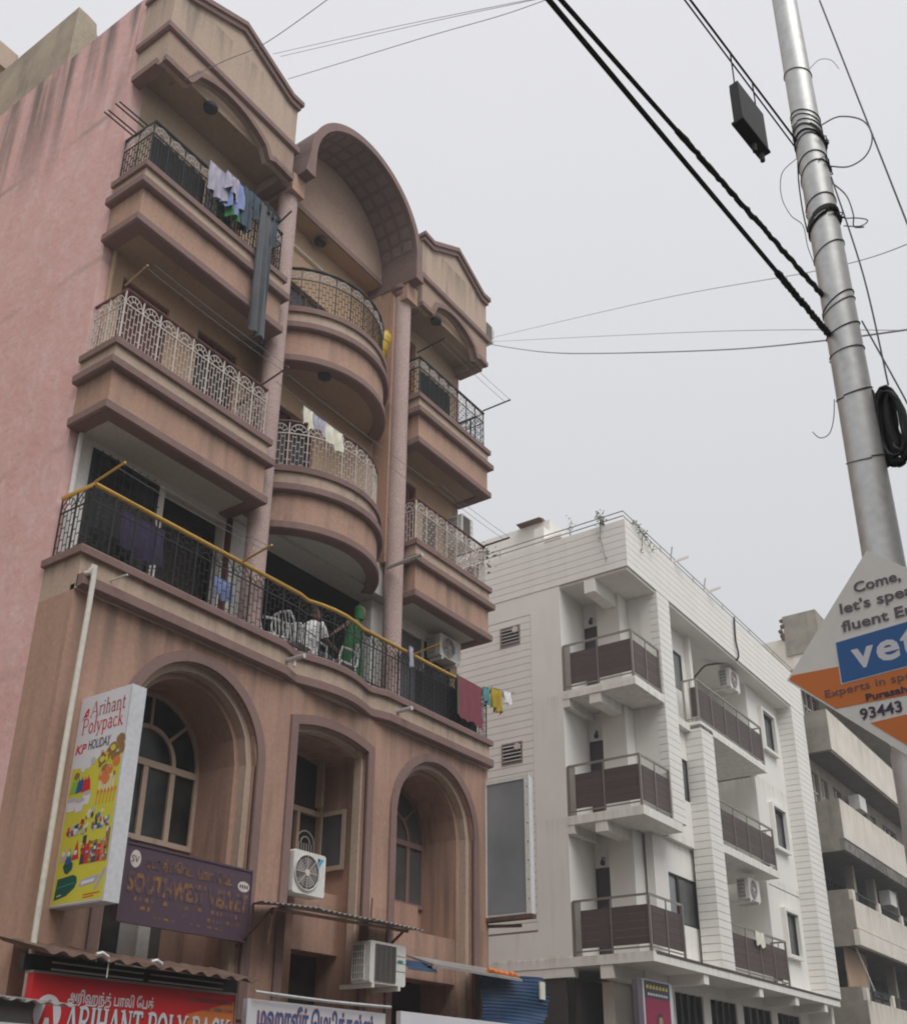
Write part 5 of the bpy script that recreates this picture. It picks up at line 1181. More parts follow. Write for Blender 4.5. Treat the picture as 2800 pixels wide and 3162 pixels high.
# poster under the white building
ps = thing('poster', 'magenta poster of a seated woman under the white building', 'poster', None, (22.45, 9.95, 2.6)); pso = Vector((-22.45, -9.95, -2.6))
def psx(mb): mb.v = [tuple(Vector(p)+pso) for p in mb.v]; return mb
psx(MB().box(21.92, 23.42, 10.40, 10.55, 2.3, 4.22)).build('case', 'lightbox_edge', ps); psx(MB().box(21.70, 21.92, 10.42, 10.55, 2.3, 4.20)).build('side_panel', 'p_grey', ps)
def pp(poly, m, k=1, nm='print_patch'): return patch([(21.97+(p[0]-22.46)*1.63, p[1]+.17) for p in poly], Vector((0, 10.40-.0015*k, 0))+pso, XU, ZU, m, ps, nm)
pp([(22.46, 2.2), (23.25, 2.2), (23.25, 4.02), (22.46, 4.02)], 'p_magenta', 1, 'field'); pp([(22.46, 3.66), (23.25, 3.66), (23.25, 4.02), (22.46, 4.02)], 'p_ink', 2, 'band')
for i in range(7): pp([(22.52+i*.1, 3.86), (22.59+i*.1, 3.86), (22.58+i*.1, 3.94), (22.53+i*.1, 3.93)], 'p_yellow', 3, 'title_stroke')
for i in range(8): pp([(22.56+i*.08, 3.72), (22.61+i*.08, 3.72), (22.61+i*.08, 3.77), (22.56+i*.08, 3.77)], 'p_white', 3, 'title_stroke')
pp([(22.62, 2.2), (22.68, 2.7), (22.78, 3.0), (22.95, 3.05), (23.05, 2.8), (23.2, 2.5), (23.25, 2.2)], 'p_pinkish', 3, 'figure'); pp(ell(22.90, 3.22, .075, .10), 'p_skin', 4, 'figure'); pp([(22.80, 3.28), (22.86, 3.38), (22.96, 3.36), (22.99, 3.22), (22.95, 3.30), (22.86, 3.28), (22.84, 3.02), (22.79, 3.05)], 'p_ink', 5, 'figure'); pp([(22.84, 3.0), (22.97, 3.02), (22.99, 2.86), (22.86, 2.82)], 'p_skin', 5, 'figure')

# ================================================================== awnings and sheets
def corrug(name, m, label, cat, p00, p10, p01, p11, n, amp, group=None, thick=.006, tear=0, sub=1):
    """corrugated sheet: p00-p10 along the corrugation count, p00-p01 along the ridges"""
    p00, p10, p01, p11 = map(Vector, (p00, p10, p01, p11)); nrm = (p10-p00).cross(p01-p00).normalized(); mb = MB(); S = 6*n; vs = []
    for side in (0, 1):
        for j in range(sub+1):
            for i in range(S+1):
                t = i/S; q = (p00.lerp(p10, t)).lerp(p01.lerp(p11, t), j/sub)
                jag = random.uniform(-tear, tear) if j == sub and tear else 0
                vs.append(q+nrm*(amp*math.cos(2*math.pi*n*t)+side*thick)+(p01-p00).normalized()*jag)
    rw = S+1; half = rw*(sub+1); fs = []
    for j in range(sub):
        for i in range(S):
            a = j*rw+i; fs += [(a, a+1, a+rw+1, a+rw), (half+a+rw, half+a+rw+1, half+a+1, half+a)]
    for i in range(S): fs += [(i, half+i, half+i+1, i+1), (sub*rw+i, sub*rw+i+1, half+sub*rw+i+1, half+sub*rw+i)]
    mb.add(vs, fs); kw = dict(label=label, category=cat) if label else {}
    return mb.build(name, m, None, True, **kw)
random.seed(8)
# tiled awning over the red sign
ta = thing('awning', 'clay coloured corrugated awning above the red shop board', 'awning', None, (7.8, 9.3, 2.9)); tao = Vector((-7.8, -9.3, -2.9))
sh = corrug('sheet', 'tile_orange', None, None, Vector((6.36, 9.24, 2.97))+tao, Vector((9.26, 9.24, 2.94))+tao, Vector((6.36, 10.08, 3.16))+tao, Vector((9.26, 10.08, 3.14))+tao, 13, .022); sh.parent = ta
def tax(mb): mb.v = [tuple(Vector(p)+tao) for p in mb.v]; return mb
tax(MB().box(6.4, 9.24, 9.58, 9.66, 2.83, 2.98)).build('backing_board', 'black_metal', ta)
for xa, xb in ((6.60, 7.72), (7.80, 8.86)):
    tax(MB().box(xa, xb, 9.40, 9.42, 2.83, 2.845)).build('lamp_frame', 'steel', ta); tax(MB().box(xa, xb, 9.40, 9.42, 2.895, 2.91)).build('lamp_frame', 'steel', ta)
tax(MB().tube([(7.16, 9.28, 2.98), (7.15, 9.27, 2.80)], .006, 5)).build('hanging_cord', 'pvc', ta)
for x in (7.05, 7.75): tax(MB().tube([(x-.06, 9.27, 3.01), (x, 9.26, 3.03), (x+.09, 9.28, 3.0)], .02, 6)).build('rag', 'c_white', ta)
# bottom left low awning
wa = corrug('low_awning', 'tin', 'dark corrugated awning edge in the bottom left corner', 'awning', (5.2, 8.95, 2.50), (6.62, 8.95, 2.47), (5.2, 10.0, 2.62), (6.62, 10.0, 2.6), 9, .014)
lw = thing('low_roof', 'grey rounded roof of a stall in the bottom left corner', 'stall', None, (5.6, 8.6, 0)); MB().prism([(4.2-5.6, 0), (6.28-5.6, 0), (6.32-5.6, 2.13), (6.22-5.6, 2.27), (4.2-5.6, 2.29)], 'y', 0.15, 1.2).build('roof', 'lightbox_edge', lw); MB().box(4.3-5.6, 6.2-5.6, .42, 1.2, 2.27, 2.50).build('wall', 'dark_room', lw)
# middle tin awning
tn = thing('awning', 'rusty tin awning sheet below the middle window', 'awning', None, (11, 9.6, 3.9)); tno = Vector((-11, -9.6, -3.9))
for a, b, z0, z1 in ((9.40, 10.5, 3.90, 3.97), (10.45, 11.6, 3.955, 3.965), (11.55, 12.68, 3.975, 3.97)):
    sh = corrug('sheet', 'tin', None, None, Vector((a, 9.42, z0))+tno, Vector((b, 9.42, z1))+tno, Vector((max(a+.04, 9.86), 10.06, z0+.10))+tno, Vector((b+.04, 10.06, z1+.12))+tno, 11, .010, tear=0); sh.parent = tn
def tnx(mb): mb.v = [tuple(Vector(p)+tno) for p in mb.v]; return mb
tnx(MB().tube([(9.65, 9.50, 3.86), (12.4, 9.50, 3.93)], .018, 4)).build('bearer', 'rust', tn); tnx(MB().tube([(9.65, 9.50, 3.86), (9.65, 10.08, 3.45)], .014, 4)).build('strut', 'rust', tn); tnx(MB().tube([(12.3, 9.5, 3.92), (12.3, 10.08, 3.5)], .014, 4)).build('strut', 'rust', tn)
tnx(MB().tube([(9.68, 9.52, 3.84), (9.66, 9.55, 3.45)], .012, 4)).build('strut', 'rust', tn)
tnx(MB().tube([(12.18, 10.0, 4.03), (12.16, 9.99, 4.2), (12.19, 10.0, 4.42)], .012, 5)).build('bent_rod', 'rust', tn)
# blue corrugated sheets
corrug('blue_sheet', 'blue_sheet', 'short blue corrugated sheet beside the lower air conditioner', 'sheet', (12.52, 9.55, 3.44), (12.52, 9.80, 3.60), (13.22, 9.55, 3.46), (13.22, 9.80, 3.62), 3, .012)
aw = thing('awning', 'flat pale awning sheet under the right arch', 'awning', None, (14.3, 9.6, 3.55)); awo = Vector((-14.3, -9.6, -3.55))
m_ = MB().add([Vector(p)+awo for p in ((13.1, 9.55, 3.52), (15.5, 9.5, 3.52), (15.5, 10.06, 3.72), (13.1, 10.06, 3.70), (13.1, 9.55, 3.56), (15.5, 9.5, 3.56), (15.5, 10.06, 3.75), (13.1, 10.06, 3.73))], [(0,3,2,1),(4,5,6,7),(0,1,5,4),(1,2,6,5),(2,3,7,6),(3,0,4,7)]); m_.build('sheet', 'tin', aw)
cp = MB()
for i in range(5): cp.tube([Vector((14.62+i*.16, 9.56+random.uniform(0, .1), 3.60+random.uniform(0, .02)))+awo, Vector((14.75+i*.16, 9.62+random.uniform(0, .1), 3.64))+awo, Vector((14.88+i*.16, 9.58, 3.60))+awo], [.03, .045, .02], 6)
cp.build('orange_cloth', 'p_orange', aw)
bs = thing('blue_sheet', 'large sagging blue corrugated sheet hanging off the right corner', 'sheet', None, (15.8, 9.6, 3.2)); bso = Vector((-15.8, -9.6, -3.2))
mb_ = MB(); n_, k_ = 16, 8; vs = []
for side in (0, .006):
    for j in range(k_+1):
        for i in range(n_*4+1):
            t = i/(n_*4); q = j/k_
            x = 14.75+q*(1.50+.22*math.sin(math.pi*min(1, t*1.1))-.15*t*t) + .5*t*0; z = 3.60+.08*q-t*.85-.02*q*q; yv = 9.6+side+.35*(1-q)*.6+.005*math.cos(2*math.pi*n_*t+2*q)-.10*t*q+.035*math.sin(7*t+4*q)+.012*math.sin(13*q-5*t); z += -.12*q*q*t; x -= .25*max(0, t-.55)*(1 if j > 4 else .3)
            if j == k_: x += .035*math.sin(i*1.9)+.03*math.sin(i*.37)
            vs.append(Vector((x, yv, z))+bso)
rw = n_*4+1; hf = rw*(k_+1); fs = []
for j in range(k_):
    for i in range(n_*4):
        a = j*rw+i; fs += [(a, a+1, a+rw+1, a+rw), (hf+a+rw, hf+a+rw+1, hf+a+1, hf+a)]
mb_.add(vs, fs).build('sheet', 'blue_sheet', bs, True)
MB().box(.35, .50, -.06, -.03, .10, .38).build('rag', 'c_cream', bs)
# drain pipe in front of the left pier
dp = wire('cream plastic drain pipe running down the left pier', [(6.64, 10.02, 7.34), (6.66, 9.93, 7.36), (6.70, 9.90, 7.30), (6.68, 9.90, 5.2), (6.69, 9.90, 2.3)], .032, 'pvc', 'drain_pipe', 'pipe', sub=4, n=12)
# stub pipes
for lab, x, z in (('grey spout pipe poking from the bulging ledge', 10.18, 7.50), ('grey spout pipe poking from the ledge above the right arch', 12.72, 7.48), ('thin pale spout near the drain pipe', 7.05, 7.46)):
    wire(lab, [(x, 10.1, z), (x+.02, 9.78, z+.01)], .035 if x > 8 else .012, 'galv' if x > 8 else 'pvc', 'spout', 'pipe', sub=1, n=10)
wire('long grey spout pipe beside the right column', [(12.62, 10.3, 10.12), (12.62, 9.55, 10.16)], .035, 'galv', 'spout', 'pipe', sub=1, n=10)

# ================================================================== laundry, people and small things
def cloth(label, x0, x1, y, zt, zb0, zb1, m, folds=3, amp=.03, flare=0., dx=0., back=.12, cat='laundry', nx=26, nz=12, ph=0., zt1=None, name='hanging_cloth', group=None, shape=None):
    """cloth hanging over a line; zb0/zb1 are the bottom heights at its two sides"""
    mb = MB(); vs = []; zt1 = zt if zt1 is None else zt1; rnd = random.Random(int(x0*977+zt*31))
    w0, w1, w2 = rnd.uniform(0, 6), rnd.uniform(0, 6), rnd.uniform(.5, 1.2); wob = [.014*math.sin(w0+i*.35*w2)+.006*math.sin(w1+i*.9) for i in range(nx+1)]
    def row(t, s, th):
        top = zt+(zt1-zt)*t-.022*math.sin(math.pi*t)-.008*abs(math.sin(3*math.pi*t)); bot = zb0+(zb1-zb0)*t+wob[int(t*nx)]*2
        cx = (x0+x1)/2; x = cx+((x0+(x1-x0)*t)-cx)*(1+flare*s)+dx*s
        f = amp*s**.6*math.sin(2*math.pi*folds*t+ph+.5*math.sin(5*s+ph)) + amp*.4*math.sin(2*math.pi*folds*2.3*t+1.7*ph)*s
        x += amp*.5*s*math.cos(2*math.pi*folds*t+ph)
        return Vector((x, y-abs(f)*.2+f+th, top+(bot-top)*s))
    for th in (0, .006):
        for j in range(nz+1):
            for i in range(nx+1): vs.append(row(i/nx, j/nz, th))
    w_ = nx+1; h_ = w_*(nz+1); fs = []
    for j in range(nz):
        for i in range(nx):
            a = j*w_+i; fs += [(a, a+1, a+w_+1, a+w_), (h_+a+w_, h_+a+w_+1, h_+a+1, h_+a)]
    for i in range(nx): fs += [(nz*w_+i, nz*w_+i+1, h_+nz*w_+i+1, h_+nz*w_+i)]
    for j in range(nz): fs += [(j*w_, (j+1)*w_, h_+(j+1)*w_, h_+j*w_), (j*w_+nx, h_+j*w_+nx, h_+(j+1)*w_+nx, (j+1)*w_+nx)]
    mb.add(vs, fs)
    if back:                                      # flap folded over the line to the back
        o = len(mb.v); B2 = [Vector((x0+(x1-x0)*i/nx, y+.006, zt+(zt1-zt)*i/nx)) for i in range(nx+1)]; C2 = [p+Vector((0, .05, -back+wob[i])) for i, p in enumerate(B2)]
        mb.add(B2+C2, [(i, i+1, w_+i+1, w_+i) for i in range(nx)])
    kw = dict(label=label, category=cat)
    if group: kw['group'] = group
    return mb.build(name, m, None, True, **kw)
cloth('pale lavender shirt over the top left black railing', 7.62, 7.98, 9.99, 14.93, 14.36, 14.33, 'c_lav', 3, .035, flare=.1)
cloth('light blue shirt beside the lavender one on the top railing', 7.98, 8.22, 9.97, 14.98, 14.34, 14.22, 'c_blue', 2, .05, ph=1, flare=.2)
cloth('blue and black checked garment in the middle of the top washing', 8.22, 8.54, 9.98, 14.97, 14.45, 14.20, 'c_blue', 2, .06, ph=2, flare=.15)
cloth('crumpled black garment bunched under the blue shirts', 8.12, 8.46, 10.04, 14.72, 14.30, 14.14, 'c_black', 3, .05, ph=.5, back=0)
cloth('navy trousers hanging in front of the blue shirts on the top railing', 8.30, 8.50, 9.93, 14.96, 14.12, 14.05, 'c_slate', 2, .05, ph=2.2)
cloth('white and blue printed cloth bunched beside the lavender shirt', 7.92, 8.16, 9.94, 14.96, 14.62, 14.50, 'c_lav', 2.5, .055, ph=.7, flare=.2)
cloth('dark green cloth bunched at the foot of the washing', 8.02, 8.40, 9.98, 14.48, 14.12, 14.18, 'c_green', 2.5, .05, ph=1.1, back=0)
cloth('green cloth tucked low behind the black top railing', 7.98, 8.28, 10.17, 14.55, 14.18, 14.15, 'c_green', 2, .02, back=0)
cloth('dark slate trousers folded on the top railing', 8.54, 8.78, 9.97, 15.02, 14.55, 14.40, 'c_slate', 2, .03)
cloth('black bundle hanging next to the left column', 8.74, 9.08, 9.95, 15.05, 14.80, 14.78, 'c_black', 3, .05, ph=1)
cloth('slate blue strip of cloth hanging beside the long grey drape', 8.90, 9.05, 9.93, 14.92, 14.20, 14.16, 'c_slate', 1.5, .03, back=0)
cloth('very long grey drape trailing from the top railing past the floor below', 8.66, 8.93, 9.92, 14.92, 12.42, 12.28, 'c_grey', 2.5, .05, flare=.35, dx=.02, nz=26)
cloth('cream towel, first on the line before the curved balcony', 9.78, 9.99, 9.75, 11.57, 11.26, 11.22, 'c_cream', 2, .025)
cloth('grey patterned cloth, second on the line before the curved balcony', 10.0, 10.28, 9.75, 11.56, 11.32, 11.26, 'c_lav', 3, .02)
cloth('white cloth, last on the line before the curved balcony', 10.29, 10.70, 9.75, 11.56, 11.20, 11.20, 'c_cream', 2, .03, flare=.05)
rt_ = cloth('dark red towel with a green edge over the gold rail', 14.30, 15.08, 9.99, 8.64, 7.90, 7.84, 'c_red', 3, .018, back=.3)
ed = MB().box(14.285, 14.305, 9.965, 9.98, 7.90, 8.64); ed.build('edging', 'c_green', rt_)
cloth('small teal cloth beside the dark red towel', 15.08, 15.30, 9.96, 8.66, 8.40, 8.34, 'c_teal', 2, .025, zt1=8.70)
cloth('mustard yellow cloth hanging past the building corner', 15.32, 15.68, 9.94, 8.72, 8.32, 8.28, 'c_yellow', 3.5, .04, zt1=8.78)
cloth('small white cloth at the end of the corner pole', 15.74, 15.98, 9.93, 8.80, 8.60, 8.56, 'c_white', 2, .03, zt1=8.83)
cloth('purple cloth hung inside the left balcony behind the gold rail', 7.35, 8.05, 10.45, 8.75, 8.20, 8.15, 'c_purple', 3, .03)
cloth('blue cloth with red edge inside the balcony near the left column', 8.95, 9.30, 10.40, 8.45, 8.15, 8.12, 'c_blue', 3, .02)
cloth('grey cloth tied to the gold rail beside the right column', 12.95, 13.05, 10.02, 8.72, 8.40, 8.36, 'c_lav', 1, .02)
cloth('yellow cloth draped on the lowest white balcony railing', 28.1, 28.75, 10.0, 5.98, 5.62, 5.60, 'c_cream', 2, .02)
cloth('grey curtain in the doorway of the right lower balcony', 13.5, 14.28, 10.80, 9.48, 7.8, 7.8, 'c_grey', 9, .02, back=0, cat='curtain', name='curtain')
# clothes poles and lines
def rod(label, a, b, r_, m): return wire(label, [a, b], r_, m, 'clothes_pole', 'pole', sub=1, n=6)
rod('gold clothes pole at the left corner of the gold rail', (6.62, 10.06, 8.64), (6.58, 9.46, 8.68), .017, 'gold')
rod('gold clothes pole in front of the left column', (9.13, 10.06, 8.64), (9.06, 9.44, 8.68), .017, 'gold')
rod('gold clothes pole in front of the right column', (13.15, 10.08, 8.64), (13.11, 9.5, 8.68), .017, 'gold')
rod('brown clothes pole at the left corner of the cream railing', (6.60, 10.1, 11.74), (6.54, 9.58, 11.77), .015, 'ochre')
rod('brown clothes pole crossing the left column', (9.2, 10.1, 11.74), (9.14, 9.5, 11.77), .015, 'maroon')
rod('black clothes pole at the right end of the cream railing', (15.30, 10.1, 11.70), (15.37, 9.52, 11.75), .018, 'black_metal')
rod('black clothes pole at the left end of the right top railing', (13.11, 10.14, 14.98), (13.13, 9.5, 15.05), .018, 'black_metal')
rod('black clothes pole at the far end of the right top railing', (15.33, 10.1, 14.93), (15.47, 9.5, 15.05), .016, 'black_metal')
rod('black clothes pole beside the left column at the top', (9.10, 10.1, 14.80), (9.06, 9.65, 14.9), .016, 'black_metal')
rod('steel pole carrying the cloths past the right corner', (15.36, 10.06, 8.64), (16.1, 9.92, 8.85), .012, 'steel')
for i, (y, z) in enumerate(((10.30, 14.93), (10.40, 14.96), (10.55, 14.93), (10.65, 14.96))):
    rod(['lowest', 'second', 'third', 'highest'][i] + ' of four black sticks poking left from the top railing', (6.66, y, z), (6.18, y+.06, z+.06), .013, 'black_metal')
for k, (x0, x1, z) in enumerate(((6.6, 9.08, 8.67), (6.58, 9.14, 11.76), (9.14, 12.9, 11.62), (13.12, 15.45, 15.03), (13.1, 15.36, 11.73))):
    lab = ['clothesline outside the gold rail at the left', 'clothesline outside the left cream railing', 'clothesline before the curved cream balcony', 'clothesline outside the right top railing', 'clothesline outside the right cream railing'][k]
    wire(lab, sagline((x0, 9.62 if z != 11.62 else 9.75, z), (x1, 9.62 if z != 11.62 else 9.75, z), .03, 6), .0028, 'wire_grey', 'clothesline', 'line', sub=2, n=4)
    wire(lab.replace('clothesline', 'outer clothesline'), sagline((x0, 9.50, z+.01), (x1, 9.50, z+.01), .03, 6), .0028, 'wire_grey', 'clothesline', 'line', sub=2, n=4)
# hose on the white building
wire('black hose drooping from the white roof to the upper air conditioner', [(29.02, 9.95, 15.44), (28.93, 9.95, 14.67), (29.01, 9.95, 14.11), (29.0, 10.2, 14.02), (28.75, 10.6, 13.95), (28.4, 10.8, 13.8), (28.2, 11.0, 13.5), (28.1, 11.2, 13.3)], .028, 'rubber', 'hose', 'hose')
# yellow drum
yd = MB().lathe([(.02, -.36), (.13, -.36), (.16, -.30), (.16, .20), (.15, .26), (.10, .32), (.06, .34), (.06, .38), (.01, .38)], (0, 0, 0), 20).build('plastic_drum', 'plastic_yellow', None, True, label='yellow plastic drum hanging beside the right column', category='drum')
yd.location = (12.58, 10.62, 14.98); yd.rotation_euler = (R(12), R(10), 0)
for z in (-.12, .08): child(yd, MB().tube([(.163*math.cos(R(a)), .163*math.sin(R(a)), z) for a in range(0, 360, 20)], .008, 6, closed=True).build('hoop', 'plastic_yellow'))
# plastic chairs
def chair(label, x, y, rz, z=7.5):
    t = thing('plastic_chair', label, 'chair', 'white plastic chairs on the balcony', (x, y, z)); t.rotation_euler.z = rz
    MB().prism([(-.22, -.2), (.22, -.2), (.24, .2), (-.24, .2)], 'z', .42, .45).build('seat', 'plastic_white', t)
    for sx in (-1, 1):
        for sy in (-1, 1): MB().tube([(sx*.21, sy*.18, .42), (sx*.25, sy*.23, 0)], [.022, .016], 6).build('leg', 'plastic_white', t)
        MB().tube([(sx*.23, -.22, .43), (sx*.26, -.20, .64), (sx*.26, .05, .66), (sx*.23, .20, .66)], .02, 6).build('armrest', 'plastic_white', t)
    bk = MB().tube([(-.22, .20, .44), (-.21, .27, .75), (-.15, .30, .88), (0, .31, .90), (.15, .30, .88), (.21, .27, .75), (.22, .20, .44)], .02, 6).build('backrest', 'plastic_white', t)
    for k in range(5): MB().tube([(-.14+k*.07, .21, .45), (-.13+k*.065, .30, .88)], .013, 5).build('slat', 'plastic_white', bk)
    return t
chair('white plastic chair nearest the left column behind the gold rail', 10.16, 10.52, R(70)); chair('white plastic chair between the empty one and the seated man', 10.60, 10.42, R(95)); chair('white plastic chair the man sits on', 11.02, 10.56, R(90)); chair('white plastic chair between the man and the woman', 11.55, 10.36, R(-90))
# people
def skin_body(nodes, edges, m, parent, name='body', sub=2):
    me = bpy.data.meshes.new('sk'); me.from_pydata([n[0] for n in nodes], edges, []); ob = bpy.data.objects.new('sk', me); COL.objects.link(ob)
    md = ob.modifiers.new('s', 'SKIN'); md.use_smooth_shade = True
    sv_ = me.skin_vertices[0].data
    for i, n in enumerate(nodes): sv_[i].radius = (n[1], n[1]); sv_[i].use_root = (i == 0)
    ss = ob.modifiers.new('u', 'SUBSURF'); ss.levels = sub; ss.render_levels = sub
    dg = bpy.context.evaluated_depsgraph_get(); out_ = bpy.data.meshes.new_from_object(ob.evaluated_get(dg)); out_.name = name
    bpy.data.objects.remove(ob); out_.materials.clear(); out_.materials.append(M[m])
    return link(out_, name, parent)
def hand(nodes, edges, base, d, nrm, r_=.009):
    d = Vector(d).normalized(); n_ = Vector(nrm).normalized(); s_ = d.cross(n_)
    b0 = len(nodes); p = Vector(nodes[base][0])
    nodes.append((tuple(p+d*.05), .026)); edges.append((base, b0))
    for k, (off, l) in enumerate(((-.024, .06), (-.008, .07), (.008, .066), (.024, .052))):
        i = len(nodes); a = p+d*.085+s_*off; nodes.append((tuple(a), .010)); nodes.append((tuple(a+d*l*.6+n_*.008), r_)); nodes.append((tuple(a+d*l+n_*.025), r_*.8)); edges += [(b0, i), (i, i+1), (i+1, i+2)]
    i = len(nodes); nodes.append((tuple(p+d*.04-s_*.035), .011)); nodes.append((tuple(p+d*.075-s_*.05+n_*.01), .009)); edges += [(b0, i), (i, i+1)]
def head(parent, c, yawdir, tilt=0, hairm='hair'):
    c = Vector(c); f = Vector(yawdir).normalized(); s_ = f.cross(ZU); u_ = (ZU+f*-tilt).normalized()
    def P(a, b, c_): return c+f*a+s_*b+u_*c_
    rings = []
    for zz, rf, rb, rs in ((-.115, .03, .035, .035), (-.10, .065, .05, .05), (-.06, .085, .075, .065), (0, .09, .095, .074), (.05, .085, .10, .076), (.09, .065, .085, .06), (.115, .02, .03, .02)):
        rings.append([P((rf if math.cos(R(a)) > 0 else rb)*math.cos(R(a)), rs*math.sin(R(a)), zz) for a in range(0, 360, 20)])
    mb = MB().loft(rings); h = mb.build('head', 'skin', parent, True)
    MB().loft([[P(.075+dd, ss*w_, z0) for ss, w_ in ((-1, .012), (1, .012), (0, .003))] for dd, w0, z0 in ((.0, 0, .02), (.03, 0, -.02), (.025, 0, -.03))]).build('nose', 'skin', h)
    for s0 in (-.03, .03): MB().lathe([(.001, -.008), (.009, 0), (.001, .008)], tuple(P(.083, s0, .005)), 8).build('eye', 'hair', h)
    for s0 in (-.078, .078): MB().tube([P(-.005, s0, .025), P(-.015, s0*1.08, 0), P(-.005, s0, -.03)], [.008, .014, .008], 6).build('ear', 'skin', h)
    MB().tube([P(.080, -.022, -.058), P(.086, 0, -.060), P(.080, .022, -.058)], .006, 5).build('mouth', 'maroon', h)
    return P, h
wm = thing('person', 'woman in a green sari with covered head leaning at the gold rail', 'person', None, (11.93, 10.42, 7.5))
nd = [((0, 0, .92), .12), ((.0, -.01, 1.08), .10), ((.02, -.03, 1.25), .115), ((.06, -.05, 1.37), .06), ((.09, -.06, 1.45), .045), ((-.10, -.04, 1.32), .05), ((-.30, -.08, 1.16), .036), ((-.50, -.09, .98), .026), ((.17, -.08, 1.31), .05), ((.20, -.20, 1.14), .036), ((.14, -.30, 1.14), .026), ((-.07, 0, .48), .07), ((-.07, .02, .06), .045), ((.08, 0, .48), .07), ((.08, .02, .06), .045)]
eg = [(0, 1), (1, 2), (2, 3), (3, 4), (2, 5), (5, 6), (6, 7), (2, 8), (8, 9), (9, 10), (0, 11), (11, 12), (0, 13), (13, 14)]
hand(nd, eg, 7, (-.8, -.05, -.6), (0, -.3, -.9)); hand(nd, eg, 10, (-.9, -.1, -.2), (0, 0, -1)); skin_body(nd, eg, 'skin', wm)
P_, hd = head(wm, (.12, -.07, 1.56), (.85, -.45, -.15), .1)
rg = []
for z_, rx, ry, ox in ((.0, .26, .22, 0), (.25, .23, .19, 0), (.6, .20, .17, 0), (.88, .19, .155, 0), (1.02, .155, .13, 0), (1.15, .165, .14, .01), (1.28, .17, .13, .02), (1.36, .10, .09, .05)):
    rg.append([(ox+(rx+.012*math.sin(a*R(1)*9)*(1-z_/1.5))*math.cos(R(a)), -.02+(ry+.012*math.sin(a*R(1)*9)*(1-z_/1.5))*math.sin(R(a)), z_) for a in range(0, 360, 10)])
MB().loft(rg).build('sari', 'c_sari', wm, True)
vr = []
for k in range(13):
    ph_ = -.16+.285*k/12; q_ = math.sqrt(max(0.02, 1-((ph_-.0)/.128)**2)) if ph_ > 0 else 1+.25*abs(ph_)/.16
    vr.append([P_(((.035 if ph_ > -.02 else .0) if math.cos(R(a)) > 0 else .112)*q_*math.cos(R(a)), .084*q_*math.sin(R(a)), ph_) for a in range(0, 360, 15)])
MB().loft(vr).build('head_covering', 'c_sari', wm, True)
mn = thing('person', 'man in a white shirt seated on a plastic chair at the balcony', 'person', None, (11.0, 10.52, 7.5))
nd = [((0, 0, .50), .13), ((0.02, 0, .70), .13), ((.06, -.01, .92), .13), ((.10, -.01, 1.05), .06), ((.12, -.01, 1.12), .05), ((.06, -.19, .96), .055), ((.16, -.24, .74), .042), ((.36, -.20, .70), .03), ((.06, .18, .96), .055), ((.16, .22, .74), .042), ((.36, .16, .68), .03), ((.40, -.10, .50), .075), ((.44, -.10, .08), .05), ((.40, .10, .50), .075), ((.44, .10, .08), .05)]
eg = [(0, 1), (1, 2), (2, 3), (3, 4), (2, 5), (5, 6), (6, 7), (2, 8), (8, 9), (9, 10), (0, 11), (11, 12), (0, 13), (13, 14)]
hand(nd, eg, 7, (.9, 0, -.2), (0, 0, -1)); hand(nd, eg, 10, (.9, 0, -.2), (0, 0, -1)); skin_body(nd, eg, 'skin', mn)
Pm, hd = head(mn, (.14, -.01, 1.24), (.95, -.25, -.2), .15)
vr = []
for zz, rf, rb, rs in ((-.03, -.03, .105, .083), (.03, .03, .108, .086), (.08, .065, .095, .073), (.122, .02, .04, .03)): vr.append([Pm((rf if math.cos(R(a)) > 0 else rb)*math.cos(R(a)), rs*math.sin(R(a)), zz) for a in range(0, 360, 20)])
MB().loft(vr).build('hair', 'hair', mn, True)
rg = [[(ox+rx*math.cos(R(a)), ry*math.sin(R(a)), z_) for a in range(0, 360, 15)] for z_, rx, ry, ox in ((.44, .17, .20, .0), (.60, .165, .19, .01), (.78, .165, .20, .03), (.95, .16, .22, .06), (1.04, .10, .15, .09), (1.08, .06, .065, .105))]
MB().loft(rg).build('shirt', 'c_white', mn, True)
for s_ in (-1, 1): MB().tube([(.06, s_*.18, .98), (.11, s_*.225, .86), (.15, s_*.235, .76)], [.075, .07, .065], 10).build('sleeve', 'c_white', mn, True)
for s_ in (-1, 1): MB().tube([(.05, s_*.09, .50), (.40, s_*.10, .51), (.44, s_*.10, .28), (.44, s_*.10, .10)], [.10, .09, .07, .06], 10).build('trouser_leg', 'c_grey', mn, True)
# plants
def plant(label, pts, n, spread, m='leaf', name='weed', seed=1, leaf=.05):
    rnd = random.Random(seed); P = [Vector(p) for p in pts]; t = thing(name, label, 'plant', None, tuple(P[0])); o = P[0]
    MB().tube([p-o for p in P], [.012*(1-.6*i/len(P)) for i in range(len(P))], 5).build('stem', 'bark', t)
    mb = MB()
    for _ in range(n):
        i = rnd.randrange(len(P)-1); q = P[i].lerp(P[i+1], rnd.random())-o+Vector((rnd.gauss(0, spread), rnd.gauss(0, spread*.5), rnd.gauss(0, spread)))
        d = Vector((rnd.uniform(-1, 1), rnd.uniform(-1, 1), rnd.uniform(-.4, 1))).normalized(); s_ = d.cross(Vector((rnd.uniform(-1, 1), rnd.uniform(-1, 1), .3))).normalized(); l = leaf*rnd.uniform(.6, 1.4)
        mb.add([q, q+d*l*.5+s_*l*.3, q+d*l, q+d*l*.5-s_*l*.3], [(0, 1, 2, 3)])
    mb.build('foliage', m, t); return t
